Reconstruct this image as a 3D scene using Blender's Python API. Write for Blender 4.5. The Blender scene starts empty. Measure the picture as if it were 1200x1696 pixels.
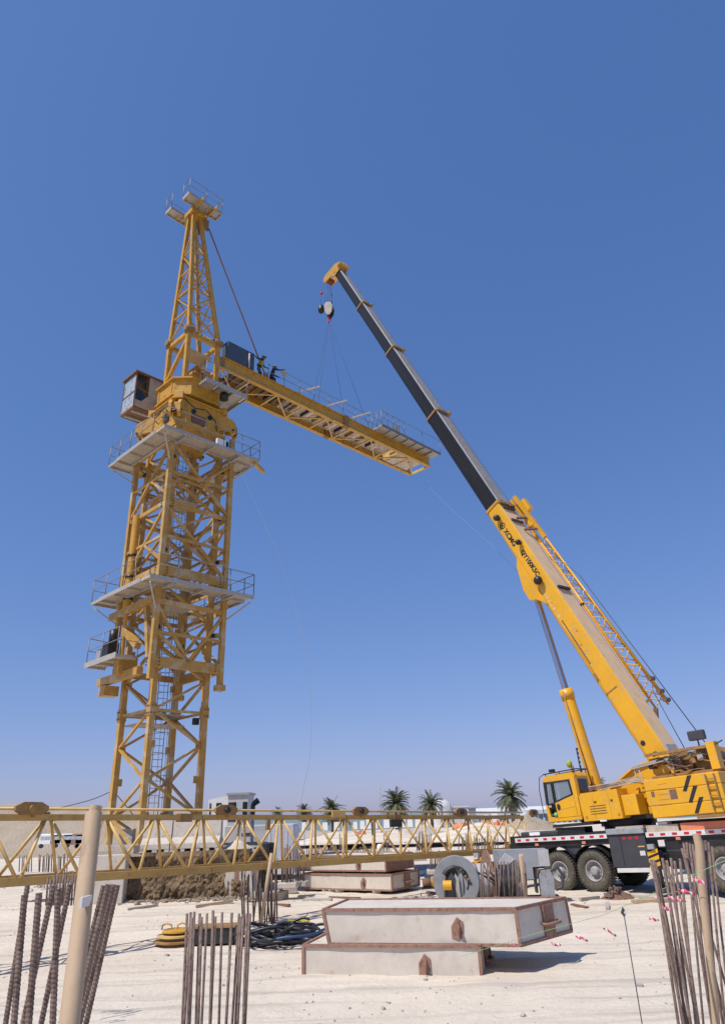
import bpy, bmesh, math, random
from mathutils import Vector, Matrix, noise
random.seed(7)
SC = bpy.context.scene
COL = SC.collection
R = math.radians
# ------------------------------------------------------------ camera
CF, CCX, CCY, CH = 1150.0, 600.0, 808.0, 2.9
TH, RO = R(25.2), R(2.2)
cF = Vector((0, math.cos(TH), math.sin(TH)))
r0 = Vector((1, 0, 0)); u0 = Vector((0, -math.sin(TH), math.cos(TH)))
cR = math.cos(RO)*r0 - math.sin(RO)*u0
cU = math.sin(RO)*r0 + math.cos(RO)*u0
cam_d = bpy.data.cameras.new('camera'); cam = bpy.data.objects.new('camera', cam_d); COL.objects.link(cam)
M3 = Matrix((cR, cU, -cF)).transposed()
cam.matrix_world = Matrix.Translation((0, 0, CH)) @ M3.to_4x4()
cam_d.sensor_fit = 'VERTICAL'; cam_d.sensor_height = 24.0; cam_d.lens = 24.0*CF/1696.0
cam_d.shift_y = -(848.0-CCY)/1696.0
cam_d.clip_start = 0.1; cam_d.clip_end = 20000
SC.camera = cam
# ------------------------------------------------------------ light
SUN_EL, SUN_AZ = 57.0, 218.0      # azimuth of the direction towards the sun, from +X counter-clockwise
sd = Vector((math.cos(R(SUN_AZ))*math.cos(R(SUN_EL)), math.sin(R(SUN_AZ))*math.cos(R(SUN_EL)), math.sin(R(SUN_EL))))
W = bpy.data.worlds.new('World'); SC.world = W; W.use_nodes = True
nt = W.node_tree; nt.nodes.clear()
sky = nt.nodes.new('ShaderNodeTexSky'); sky.sky_type = 'NISHITA'; sky.sun_disc = False
sky.sun_elevation = R(SUN_EL); sky.sun_rotation = R(90.0-SUN_AZ)
sky.altitude = 0; sky.air_density = 1.0; sky.dust_density = 0.5; sky.ozone_density = 6.0
bg = nt.nodes.new('ShaderNodeBackground'); bg.inputs['Strength'].default_value = 0.1
wo = nt.nodes.new('ShaderNodeOutputWorld')
# camera-like tone response of the sky, channel by channel: out = k * in ** g
sep = nt.nodes.new('ShaderNodeSeparateColor'); com = nt.nodes.new('ShaderNodeCombineColor'); nt.links.new(sky.outputs[0], sep.inputs[0])
for i_, (g_, k_) in enumerate(((0.849, 0.792), (0.643, 0.669), (0.561, 0.935))):
    a_ = nt.nodes.new('ShaderNodeMath'); a_.operation = 'MULTIPLY'; a_.inputs[1].default_value = 0.1
    b_ = nt.nodes.new('ShaderNodeMath'); b_.operation = 'POWER'; b_.inputs[1].default_value = g_
    c_ = nt.nodes.new('ShaderNodeMath'); c_.operation = 'MULTIPLY'; c_.inputs[1].default_value = k_*10
    nt.links.new(sep.outputs[i_], a_.inputs[0]); nt.links.new(a_.outputs[0], b_.inputs[0]); nt.links.new(b_.outputs[0], c_.inputs[0]); nt.links.new(c_.outputs[0], com.inputs[i_])
nt.links.new(com.outputs[0], bg.inputs['Color']); nt.links.new(bg.outputs[0], wo.inputs['Surface'])
sl = bpy.data.lights.new('sun', 'SUN'); sl.energy = 4.4; sl.angle = R(0.53); sl.color = (1.0, 0.955, 0.88)
so = bpy.data.objects.new('sun', sl); COL.objects.link(so)
so.rotation_euler = sd.to_track_quat('Z', 'Y').to_euler(); so.location = (0, 0, 60)
SC.view_settings.view_transform = 'Standard'; SC.view_settings.look = 'None'
SC.view_settings.exposure = 0.0; SC.view_settings.gamma = 1.0; SC.view_settings.use_curve_mapping = False
SC.cycles.use_denoising = True
SC.cycles.max_bounces = 5; SC.cycles.diffuse_bounces = 3; SC.cycles.glossy_bounces = 3

def ray(x, y): return cF + cR*((x-CCX)/CF) - cU*((y-CCY)/CF)
def atY(x, y, Y):
    d = ray(x, y); return Vector((0, 0, CH)) + d*(Y/d.y)
def atZ(x, y, Z):
    d = ray(x, y); return Vector((0, 0, CH)) + d*((Z-CH)/d.z)

# ------------------------------------------------------------ materials
def mat(name, c1, c2=None, rough=0.6, metal=0.0, scale=3.0, bump=0.02, bscale=30.0, c3=None, c3amt=0.5, c3scale=6.0, contrast=(0.35, 0.65), coat=0.0, stretch=None):
    m = bpy.data.materials.new(name); m.use_nodes = True
    n = m.node_tree.nodes; l = m.node_tree.links
    p = n['Principled BSDF']; p.inputs['Roughness'].default_value = rough; p.inputs['Metallic'].default_value = metal
    if coat: p.inputs['Coat Weight'].default_value = coat; p.inputs['Coat Roughness'].default_value = 0.15
    tc = n.new('ShaderNodeTexCoord'); src = tc.outputs['Object']
    if stretch:
        mp = n.new('ShaderNodeMapping'); mp.inputs['Scale'].default_value = stretch; l.new(src, mp.inputs['Vector']); src = mp.outputs['Vector']
    c2 = c2 or tuple(v*0.8 for v in c1)
    nz = n.new('ShaderNodeTexNoise'); nz.inputs['Scale'].default_value = scale; nz.inputs['Detail'].default_value = 6; nz.inputs['Roughness'].default_value = 0.65
    l.new(src, nz.inputs['Vector'])
    cr = n.new('ShaderNodeValToRGB'); cr.color_ramp.elements[0].position = contrast[0]; cr.color_ramp.elements[1].position = contrast[1]
    cr.color_ramp.elements[0].color = (*c1, 1); cr.color_ramp.elements[1].color = (*c2, 1)
    l.new(nz.outputs['Fac'], cr.inputs['Fac']); out = cr.outputs['Color']
    if c3:
        n3 = n.new('ShaderNodeTexNoise'); n3.inputs['Scale'].default_value = c3scale; n3.inputs['Detail'].default_value = 8; n3.inputs['Roughness'].default_value = 0.7
        l.new(src, n3.inputs['Vector'])
        r3 = n.new('ShaderNodeValToRGB'); a = 1-c3amt
        r3.color_ramp.elements[0].position = 0.3+0.4*a; r3.color_ramp.elements[1].position = 0.3+0.4*a+0.08
        r3.color_ramp.elements[0].color = (0, 0, 0, 1); r3.color_ramp.elements[1].color = (1, 1, 1, 1)
        l.new(n3.outputs['Fac'], r3.inputs['Fac'])
        mx = n.new('ShaderNodeMixRGB'); l.new(r3.outputs['Color'], mx.inputs['Fac']); l.new(out, mx.inputs['Color1']); mx.inputs['Color2'].default_value = (*c3, 1)
        out = mx.outputs['Color']
    l.new(out, p.inputs['Base Color'])
    if bump:
        nb = n.new('ShaderNodeTexNoise'); nb.inputs['Scale'].default_value = bscale; nb.inputs['Detail'].default_value = 4; l.new(src, nb.inputs['Vector'])
        bp = n.new('ShaderNodeBump'); bp.inputs['Strength'].default_value = 0.6; bp.inputs['Distance'].default_value = bump
        l.new(nb.outputs['Fac'], bp.inputs['Height']); l.new(bp.outputs['Normal'], p.inputs['Normal'])
    return m

M = {}
M['tower'] = mat('weathered_ochre_paint', (0.52, 0.305, 0.07), (0.42, 0.23, 0.05), 0.55, scale=2.5, c3=(0.50, 0.38, 0.22), c3amt=0.45, c3scale=1.3, bump=0.004)
M['upper'] = mat('yellow_ochre_paint', (0.61, 0.33, 0.036), (0.51, 0.26, 0.028), 0.45, scale=2.0, c3=(0.30, 0.16, 0.06), c3amt=0.34, c3scale=4, bump=0.003)
M['jibpaint'] = mat('pale_yellow_jib_paint', (0.68, 0.46, 0.17), (0.58, 0.37, 0.12), 0.5, scale=3.0, c3=(0.30, 0.15, 0.05), c3amt=0.32, c3scale=7, bump=0.003)
M['jibchord'] = mat('ochre_chord_paint', (0.52, 0.33, 0.095), (0.44, 0.26, 0.07), 0.5, scale=2.0, c3=(0.32, 0.18, 0.07), c3amt=0.34, c3scale=5, bump=0.003)
M['lug'] = mat('brown_ochre_steel', (0.36, 0.20, 0.06), (0.24, 0.13, 0.045), 0.6, scale=6, bump=0.006)
M['crane'] = mat('crane_yellow_paint', (0.78, 0.40, 0.012), (0.68, 0.34, 0.014), 0.42, scale=.9, c3=(0.60, 0.34, 0.08), c3amt=0.40, c3scale=2.0, bump=0.0, coat=0.15)
M['dusty'] = mat('dusty_sheen_boom_steel', (0.74, 0.53, 0.33), (0.66, 0.46, 0.27), 0.75, scale=1.5, c3=(0.60, 0.38, 0.18), c3amt=0.3, c3scale=3, bump=0.004)  # sand dust, with the grazing sheen on the boom top put into the colour
M['boomblack'] = mat('black_boom_paint', (0.006, 0.006, 0.007), (0.014, 0.0135, 0.0135), 0.42, scale=.8, bump=0.0, stretch=(.25, 3, 3))
M['boomgrey'] = mat('grey_boom_top', (0.34, 0.30, 0.26), (0.27, 0.24, 0.21), 0.6, scale=1.2, bump=0.003, c3=(0.12, 0.11, 0.1), c3amt=0.35)  # grey top face of the black telescopic sections
M['edge'] = mat('boom_edge_glint', (0.5, 0.49, 0.47), (0.4, 0.39, 0.38), 0.3, 0.6, scale=2, bump=0.0)  # glint along the black boom's ridge, put into the chamfer colour
M['black'] = mat('black_steel', (0.014, 0.014, 0.016), (0.03, 0.028, 0.026), 0.45, scale=3, bump=0.003)
M['darkgrey'] = mat('charcoal_painted_panel', (0.045, 0.045, 0.055), (0.06, 0.058, 0.064), 0.5, scale=2, bump=0.0)
M['grey'] = mat('light_grey_paint', (0.34, 0.35, 0.37), (0.28, 0.285, 0.30), 0.5, scale=3, bump=0.003, c3=(0.22, 0.19, 0.16), c3amt=0.33)
M['discgrey'] = mat('mid_grey_winch_paint', (0.25, 0.26, 0.275), (0.20, 0.205, 0.22), 0.5, scale=3, bump=0.003)
M['bluegrey'] = mat('blue_grey_cabinet_paint', (0.07, 0.095, 0.13), (0.055, 0.075, 0.1), 0.5, scale=3, bump=0.0)
M['galv'] = mat('galvanised_steel', (0.48, 0.44, 0.385), (0.38, 0.35, 0.31), 0.5, 0.15, scale=5, bump=0.003)
M['rail'] = mat('thin_grey_rail_steel', (0.27, 0.255, 0.24), (0.19, 0.18, 0.17), 0.55, 0.1, scale=5, bump=0.0)
M['deck'] = mat('pale_dusty_deck_plate', (0.50, 0.43, 0.35), (0.40, 0.34, 0.27), 0.7, scale=4, c3=(0.35, 0.26, 0.15), c3amt=0.35, bump=0.004)
M['deckpanel'] = mat('pale_sheet_panel', (0.62, 0.54, 0.46), (0.52, 0.44, 0.37), 0.7, scale=5, c3=(0.20, 0.12, 0.08), c3amt=0.36, c3scale=5, bump=0.004)
M['chrome'] = mat('polished_cylinder_rod', (0.6, 0.58, 0.58), (0.55, 0.53, 0.53), 0.16, 1.0, scale=2, bump=0.0)
M['tyre'] = mat('dusty_rubber', (0.10, 0.085, 0.062), (0.055, 0.05, 0.042), 0.85, scale=6, bump=0.01, c3=(0.17, 0.135, 0.09), c3amt=0.4)
M['rim'] = mat('grey_wheel_rim', (0.36, 0.35, 0.34), (0.27, 0.26, 0.25), 0.5, scale=5, bump=0.0)
M['rust'] = mat('rusty_steel', (0.17, 0.085, 0.052), (0.24, 0.14, 0.095), 0.8, scale=14, bump=0.004, c3=(0.10, 0.055, 0.045), c3amt=0.45, c3scale=20)
M['rebar'] = mat('rusty_rebar', (0.15, 0.098, 0.077), (0.24, 0.17, 0.135), 0.8, scale=9, bump=0.0, c3=(0.10, 0.065, 0.055), c3amt=0.45, c3scale=25)
M['rustrim'] = mat('rusty_brown_angle_iron', (0.25, 0.13, 0.085), (0.33, 0.20, 0.15), 0.8, scale=8, bump=0.004, c3=(0.19, 0.09, 0.06), c3amt=0.4, c3scale=12)
M['ballast'] = mat('cream_concrete_fill', (0.62, 0.56, 0.48), (0.54, 0.48, 0.41), 0.85, scale=3, bump=0.003, c3=(0.50, 0.40, 0.32), c3amt=0.3, c3scale=2.4)
M['concrete'] = mat('pale_site_concrete', (0.56, 0.50, 0.43), (0.47, 0.42, 0.36), 0.85, scale=3, bump=0.006, c3=(0.36, 0.31, 0.27), c3amt=0.35)
M['darkconc'] = mat('grey_weathered_concrete', (0.34, 0.30, 0.27), (0.44, 0.40, 0.35), 0.9, scale=4, bump=0.008)
M['white'] = mat('white_container_paint', (0.62, 0.62, 0.66), (0.55, 0.55, 0.59), 0.5, scale=2, bump=0.0, c3=(0.62, 0.58, 0.54), c3amt=0.3)
M['brightwhite'] = mat('bright_white_paint', (0.8, 0.8, 0.8), (0.74, 0.74, 0.73), 0.5, scale=2, bump=0.0)
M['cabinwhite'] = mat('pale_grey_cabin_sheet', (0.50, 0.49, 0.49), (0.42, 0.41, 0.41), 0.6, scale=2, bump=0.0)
M['oldcab'] = mat('stained_beige_cab_sheet', (0.46, 0.42, 0.36), (0.36, 0.32, 0.26), 0.65, scale=3, c3=(0.24, 0.15, 0.10), c3amt=0.3, c3scale=3, bump=0.003)
M['cabrust'] = mat('rust_red_cab_frame', (0.15, 0.075, 0.05), (0.24, 0.13, 0.08), 0.75, scale=6, bump=0.004)
M['soil'] = None
M['pipe'] = mat('sand_coloured_pipe_paint', (0.50, 0.36, 0.23), (0.42, 0.30, 0.19), 0.7, scale=5, bump=0.003, c3=(0.34, 0.25, 0.17), c3amt=0.34, c3scale=7, stretch=(1, 1, 0.5))
M['orange'] = mat('orange_plastic', (0.72, 0.24, 0.12), (0.64, 0.2, 0.1), 0.6, scale=4, bump=0.0)
M['red'] = mat('red_reflective_tape', (0.55, 0.02, 0.03), (0.48, 0.02, 0.03), 0.4, scale=4, bump=0.0)
M['tape'] = mat('white_reflective_tape', (0.72, 0.70, 0.68), (0.62, 0.6, 0.58), 0.4, scale=4, bump=0.0)
M['pink'] = mat('pink_plastic_ribbon', (0.75, 0.09, 0.19), (0.66, 0.07, 0.15), 0.5, scale=4, bump=0.0)
M['green'] = mat('green_line', (0.25, 0.48, 0.22), (0.22, 0.44, 0.2), 0.6, scale=4, bump=0.0)
M['rope'] = mat('steel_rope', (0.05, 0.05, 0.06), (0.08, 0.075, 0.08), 0.6, scale=20, bump=0.0)
M['blue_sling'] = mat('dark_blue_sling', (0.012, 0.02, 0.09), (0.02, 0.03, 0.11), 0.7, scale=20, bump=0.0)
M['tierod'] = mat('rusty_orange_tie_bar', (0.36, 0.17, 0.07), (0.27, 0.12, 0.06), 0.6, scale=5, bump=0.0)
M['palerope'] = mat('grey_tag_rope', (0.33, 0.31, 0.29), (0.3, 0.28, 0.26), 0.8, scale=20, bump=0.0)
M['trunk'] = mat('palm_trunk_bark', (0.13, 0.09, 0.06), (0.2, 0.15, 0.1), 0.9, scale=6, bump=0.02)
M['frond'] = mat('palm_frond_green', (0.075, 0.09, 0.04), (0.14, 0.145, 0.075), 0.7, scale=1.0, bump=0.0)
M['hivis'] = mat('yellow_green_vest', (0.35, 0.42, 0.06), (0.28, 0.34, 0.05), 0.8, scale=8, bump=0.0)
M['coverall'] = mat('navy_coverall', (0.014, 0.017, 0.028), (0.02, 0.022, 0.034), 0.85, scale=8, bump=0.0)
M['skin'] = mat('brown_skin', (0.25, 0.13, 0.08), (0.22, 0.11, 0.07), 0.6, scale=8, bump=0.0)
M['hose'] = mat('black_hose_rubber', (0.012, 0.013, 0.017), (0.022, 0.022, 0.026), 0.4, scale=8, bump=0.0)
M['hoseblue'] = mat('dark_blue_hose', (0.02, 0.05, 0.14), (0.03, 0.06, 0.16), 0.45, scale=8, bump=0.0)
M['yellowcable'] = mat('yellow_cable', (0.62, 0.52, 0.04), (0.52, 0.44, 0.04), 0.5, scale=8, bump=0.0)
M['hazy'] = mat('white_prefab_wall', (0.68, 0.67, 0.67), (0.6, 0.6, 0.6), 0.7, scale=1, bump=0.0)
def glass(name, tint, rough=0.05, alpha=0.35):
    m = bpy.data.materials.new(name); m.use_nodes = True; p = m.node_tree.nodes['Principled BSDF']
    p.inputs['Base Color'].default_value = (*tint, 1); p.inputs['Roughness'].default_value = rough
    p.inputs['Alpha'].default_value = alpha; p.inputs['Specular IOR Level'].default_value = 0.8
    return m
M['glass'] = glass('tinted_cab_glass', (0.16, 0.24, 0.25), 0.03, 0.25)
M['darkglass'] = glass('dark_glass', (0.015, 0.018, 0.022), 0.06, 0.93)
M['oldglass'] = mat('dusty_sky_blue_glass', (0.33, 0.42, 0.50), (0.46, 0.50, 0.50), 0.25, scale=2.2, bump=0.0, c3=(0.26, 0.24, 0.20), c3amt=0.44, c3scale=2.5)

def ground_mat(name, c1, c2, c3, bump=0.06, sc=1.0, tracks=False):
    m = bpy.data.materials.new(name); m.use_nodes = True
    n = m.node_tree.nodes; l = m.node_tree.links; p = n['Principled BSDF']; p.inputs['Roughness'].default_value = 0.95
    p.inputs['Specular IOR Level'].default_value = 0.15
    tc = n.new('ShaderNodeTexCoord')
    a = n.new('ShaderNodeTexNoise'); a.inputs['Scale'].default_value = 0.35*sc; a.inputs['Detail'].default_value = 8; a.inputs['Roughness'].default_value = 0.62
    b = n.new('ShaderNodeTexNoise'); b.inputs['Scale'].default_value = 9.0; b.inputs['Detail'].default_value = 8; b.inputs['Roughness'].default_value = 0.7
    for q in (a, b): l.new(tc.outputs['Object'], q.inputs['Vector'])
    r = n.new('ShaderNodeValToRGB'); r.color_ramp.elements[0].position = 0.35; r.color_ramp.elements[1].position = 0.68
    r.color_ramp.elements[0].color = (*c1, 1); r.color_ramp.elements[1].color = (*c2, 1); l.new(a.outputs['Fac'], r.inputs['Fac'])
    r2 = n.new('ShaderNodeValToRGB'); r2.color_ramp.elements[0].position = 0.5; r2.color_ramp.elements[1].position = 0.8
    r2.color_ramp.elements[0].color = (0, 0, 0, 1); r2.color_ramp.elements[1].color = (0.75, 0.75, 0.75, 1); l.new(b.outputs['Fac'], r2.inputs['Fac'])
    mx = n.new('ShaderNodeMixRGB'); l.new(r2.outputs['Color'], mx.inputs['Fac']); l.new(r.outputs['Color'], mx.inputs['Color1']); mx.inputs['Color2'].default_value = (*c3, 1)
    outc = mx.outputs['Color']; tf = None
    if tracks:
        # wheel-compacted streaks running roughly across the site
        for rot_, scl, amt in ((0.22, (0.10, 1.5, 1), 0.75), (-0.5, (0.16, 2.6, 1), 0.45)):
            mp = n.new('ShaderNodeMapping'); mp.inputs['Rotation'].default_value = (0, 0, rot_); mp.inputs['Scale'].default_value = scl; l.new(tc.outputs['Object'], mp.inputs['Vector'])
            tn = n.new('ShaderNodeTexNoise'); tn.inputs['Scale'].default_value = 1.0; tn.inputs['Detail'].default_value = 7; tn.inputs['Roughness'].default_value = 0.6; l.new(mp.outputs['Vector'], tn.inputs['Vector'])
            tr = n.new('ShaderNodeValToRGB'); tr.color_ramp.elements[0].position = 0.52; tr.color_ramp.elements[1].position = 0.66
            tr.color_ramp.elements[0].color = (0, 0, 0, 1); tr.color_ramp.elements[1].color = (amt, amt, amt, 1); l.new(tn.outputs['Fac'], tr.inputs['Fac'])
            m3 = n.new('ShaderNodeMixRGB'); l.new(tr.outputs['Color'], m3.inputs['Fac']); l.new(outc, m3.inputs['Color1']); m3.inputs['Color2'].default_value = (0.43, 0.375, 0.315, 1); outc = m3.outputs['Color']
    l.new(outc, p.inputs['Base Color'])
    bb = n.new('ShaderNodeTexNoise'); bb.inputs['Scale'].default_value = 4.0*sc**.5; bb.inputs['Detail'].default_value = 10; bb.inputs['Roughness'].default_value = 0.7
    l.new(tc.outputs['Object'], bb.inputs['Vector'])
    bp = n.new('ShaderNodeBump'); bp.inputs['Strength'].default_value = 0.8; bp.inputs['Distance'].default_value = bump
    l.new(bb.outputs['Fac'], bp.inputs['Height']); l.new(bp.outputs['Normal'], p.inputs['Normal'])
    return m
M['sand'] = ground_mat('compacted_pale_sand', (0.70, 0.615, 0.505), (0.63, 0.54, 0.43), (0.50, 0.415, 0.32), 0.06, tracks=True)
M['dune'] = ground_mat('loose_dune_sand', (0.52, 0.43, 0.325), (0.45, 0.36, 0.26), (0.36, 0.28, 0.2), 0.5)
M['soil'] = ground_mat('brown_cut_earth', (0.24, 0.165, 0.095), (0.06, 0.042, 0.03), (0.40, 0.30, 0.19), 0.06, sc=4.0)
M['sea'] = mat('shallow_green_sea', (0.15, 0.20, 0.20), (0.19, 0.24, 0.235), 0.85, scale=0.02, bump=0.05, bscale=0.6)

# ------------------------------------------------------------ mesh helpers
class MB:
    def __init__(s): s.v = []; s.f = []; s.sm = []
    def add(s, vs, fs, smooth=False):
        o = len(s.v); s.v += [tuple(v) for v in vs]; s.f += [tuple(i+o for i in f) for f in fs]; s.sm += [smooth]*len(fs); return s
    def box(s, c, d, rot=None, bev=0.0):
        """box with centre c, full sizes d, optional 3x3 rotation"""
        c = Vector(c); hx, hy, hz = d[0]/2, d[1]/2, d[2]/2
        vs = []
        if bev <= 0:
            vs = [Vector((x*hx, y*hy, z*hz)) for x in (-1, 1) for y in (-1, 1) for z in (-1, 1)]
            fs = [(0, 1, 3, 2), (4, 6, 7, 5), (0, 4, 5, 1), (2, 3, 7, 6), (0, 2, 6, 4), (1, 5, 7, 3)]
        else:
            b = min(bev, hx*.9, hy*.9, hz*.9)
            bm = bmesh.new(); bmesh.ops.create_cube(bm, size=1.0)
            for v in bm.verts: v.co = Vector((v.co.x*2*hx, v.co.y*2*hy, v.co.z*2*hz))
            bmesh.ops.bevel(bm, geom=bm.edges[:], offset=b, segments=2, affect='EDGES', profile=0.5)
            bm.verts.index_update()
            vs = [v.co.copy() for v in bm.verts]; fs = [tuple(v.index for v in f.verts) for f in bm.faces]; bm.free()
        if rot is not None: vs = [rot @ v for v in vs]
        return s.add([v+c for v in vs], fs)
    def b2(s, lo, hi, bev=0.0):
        return s.box([(a+b)/2 for a, b in zip(lo, hi)], [abs(b-a) for a, b in zip(lo, hi)], None, bev)
    def bar(s, a, b, w, h=None, up=(0, 0, 1)):
        """rectangular bar from a to b, w across, h along up"""
        a = Vector(a); b = Vector(b); h = h or w; d = b-a; L = d.length
        if L < 1e-6: return s
        d.normalize(); up = Vector(up)
        x = d.cross(up)
        if x.length < 1e-3: x = d.cross(Vector((0.3, 1, 0.1)))
        x.normalize(); y = x.cross(d).normalized()
        return s.box((a+b)/2, (w, L, h), Matrix((x, d, y)).transposed())
    def tube(s, a, b, r, n=8, r2=None, cap=True):
        a = Vector(a); b = Vector(b); r2 = r if r2 is None else r2; d = (b-a)
        if d.length < 1e-6: return s
        d.normalize(); x = d.cross(Vector((0, 0, 1)))
        if x.length < 1e-3: x = Vector((1, 0, 0))
        x.normalize(); y = d.cross(x)
        vs = []
        for c, rr in ((a, r), (b, r2)):
            for i in range(n):
                t = 2*math.pi*i/n; vs.append(c+x*math.cos(t)*rr+y*math.sin(t)*rr)
        fs = [(i, (i+1) % n, n+(i+1) % n, n+i) for i in range(n)]
        s.add(vs, fs, True)
        if cap: s.add(vs, [tuple(reversed(range(n))), tuple(range(n, 2*n))])
        return s
    def path(s, pts, r, n=6, rs=None, cap=True):
        pts = [Vector(p) for p in pts]; N = len(pts); vs = []; px = None
        for i, p in enumerate(pts):
            d = (pts[min(i+1, N-1)]-pts[max(i-1, 0)]).normalized()
            x = px if px is not None else d.cross(Vector((0.12, 0.31, 1)))
            x = (x-d*x.dot(d)).normalized(); px = x; y = d.cross(x); rr = rs[i] if rs else r
            for k in range(n):
                t = 2*math.pi*k/n; vs.append(p+x*math.cos(t)*rr+y*math.sin(t)*rr)
        fs = [(i*n+k, i*n+(k+1) % n, (i+1)*n+(k+1) % n, (i+1)*n+k) for i in range(N-1) for k in range(n)]
        s.add(vs, fs, True)
        if cap: s.add(vs, [tuple(reversed(range(n))), tuple(range((N-1)*n, N*n))])
        return s
    def lathe(s, prof, axis_o, axis_d, n=24, smooth=True):
        """prof = [(radius, along)], revolved about axis"""
        o = Vector(axis_o); d = Vector(axis_d).normalized(); x = d.cross(Vector((0, 0, 1)))
        if x.length < 1e-3: x = Vector((1, 0, 0))
        x.normalize(); y = d.cross(x); vs = []
        for r, h in prof:
            for k in range(n):
                t = 2*math.pi*k/n; vs.append(o+d*h+x*math.cos(t)*r+y*math.sin(t)*r)
        fs = [(i*n+k, i*n+(k+1) % n, (i+1)*n+(k+1) % n, (i+1)*n+k) for i in range(len(prof)-1) for k in range(n)]
        return s.add(vs, fs, smooth)
    def prism(s, poly, ext, o=(0, 0, 0), ax=(1, 0, 0), ay=(0, 0, 1)):
        """polygon in the plane (ax, ay) at o, extruded along vector ext"""
        o = Vector(o); ax = Vector(ax); ay = Vector(ay); e = Vector(ext); n = len(poly)
        vs = [o+ax*p[0]+ay*p[1] for p in poly]; vs += [v+e for v in vs]
        fs = [tuple(range(n)), tuple(reversed(range(n, 2*n)))]+[(i, (i+1) % n, n+(i+1) % n, n+i) for i in range(n)]
        return s.add(vs, fs)
    def sphere(s, c, r, n=10, m=6, sc=(1, 1, 1), rot=None):
        vs = []; c = Vector(c)
        for j in range(m+1):
            ph = math.pi*j/m
            for i in range(n):
                t = 2*math.pi*i/n; v = Vector((math.sin(ph)*math.cos(t)*r*sc[0], math.sin(ph)*math.sin(t)*r*sc[1], math.cos(ph)*r*sc[2]))
                vs.append(c+(rot @ v if rot else v))
        fs = [(j*n+i, j*n+(i+1) % n, (j+1)*n+(i+1) % n, (j+1)*n+i) for j in range(m) for i in range(n)]
        return s.add(vs, fs, True)
    def mesh(s, name):
        me = bpy.data.meshes.new(name); me.from_pydata(s.v, [], s.f); me.update()
        bm = bmesh.new(); bm.from_mesh(me); bmesh.ops.remove_doubles(bm, verts=bm.verts, dist=1e-5) if len(s.v) < 60 else None
        bmesh.ops.recalc_face_normals(bm, faces=bm.faces); 
        bm.to_mesh(me); bm.free()
        if any(s.sm) and len(me.polygons) == len(s.sm): me.polygons.foreach_set('use_smooth', s.sm)
        elif all(s.sm) and s.sm: me.polygons.foreach_set('use_smooth', [True]*len(me.polygons))
        return me
    def emit(s, name, m, parent=None, label=None, kind=None):
        me = s.mesh(name); me.materials.append(M[m] if isinstance(m, str) else m)
        o = bpy.data.objects.new(name, me); COL.objects.link(o); o.parent = parent
        if label: o['label'] = label
        if kind: o['kind'] = kind
        return o
def tag(o, label, cat, group=None, kind=None):
    o['label'] = label
    if cat: o['category'] = cat
    if group: o['group'] = group
    if kind: o['kind'] = kind
    return o
def thing(name, label, cat, loc=(0, 0, 0), rot=None, group=None):
    o = bpy.data.objects.new(name, None); COL.objects.link(o); o.empty_display_size = .2
    mw = Matrix.Translation(Vector(loc))
    if rot is not None: mw = mw @ (rot.to_4x4() if isinstance(rot, Matrix) else Matrix.Rotation(rot, 4, 'Z'))
    o.matrix_local = mw
    return tag(o, label, cat, group)
def part(name, parent, loc=(0, 0, 0), rot=None, label=None):
    o = bpy.data.objects.new(name, None); COL.objects.link(o); o.empty_display_size = .1; o.parent = parent
    mw = Matrix.Translation(Vector(loc))
    if rot is not None: mw = mw @ (rot.to_4x4() if isinstance(rot, Matrix) else Matrix.Rotation(rot, 4, 'Z'))
    o.matrix_local = mw
    if label: o['label'] = label
    return o
def share(o, name, parent, mw, label=None):
    c = bpy.data.objects.new(name, o.data); COL.objects.link(c); c.parent = parent; c.matrix_local = mw
    if label: c['label'] = label
    return c
def structure(o): o['kind'] = 'structure'; return o
def copy_tree(o, parent=None):
    c = o.copy(); COL.objects.link(c); c.parent = parent
    for ch in list(o.children): copy_tree(ch, c)
    return c
def bar_part(name, a, b, w, m, parent, h=None, up=(0, 0, 1)):
    return MB().bar(a, b, w, h, up).emit(name, m, parent)
def handrail(parent, pts, h=1.1, closed=False, r=0.022, step=1.25, name='handrail', m='rail', mid=True):
    """posts and rails along a polyline; rails one mesh per run, each post its own"""
    pts = [Vector(p) for p in pts]
    if closed: pts.append(pts[0])
    rl = MB(); up = Vector((0, 0, h)); first = True
    for a, b in zip(pts[:-1], pts[1:]):
        rl.tube(a+up, b+up, r, 6); 
        if mid: rl.tube(a+up*.52, b+up*.52, r*.85, 6)
        k = max(1, round((b-a).length/step))
        for i in range(k+1):
            if i == 0 and not first: continue
            p = a.lerp(b, i/k); MB().tube(p, p+up, r*1.05, 6).emit('rail_post', m, parent)
        first = False
    rl.emit(name, m, parent)
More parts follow.
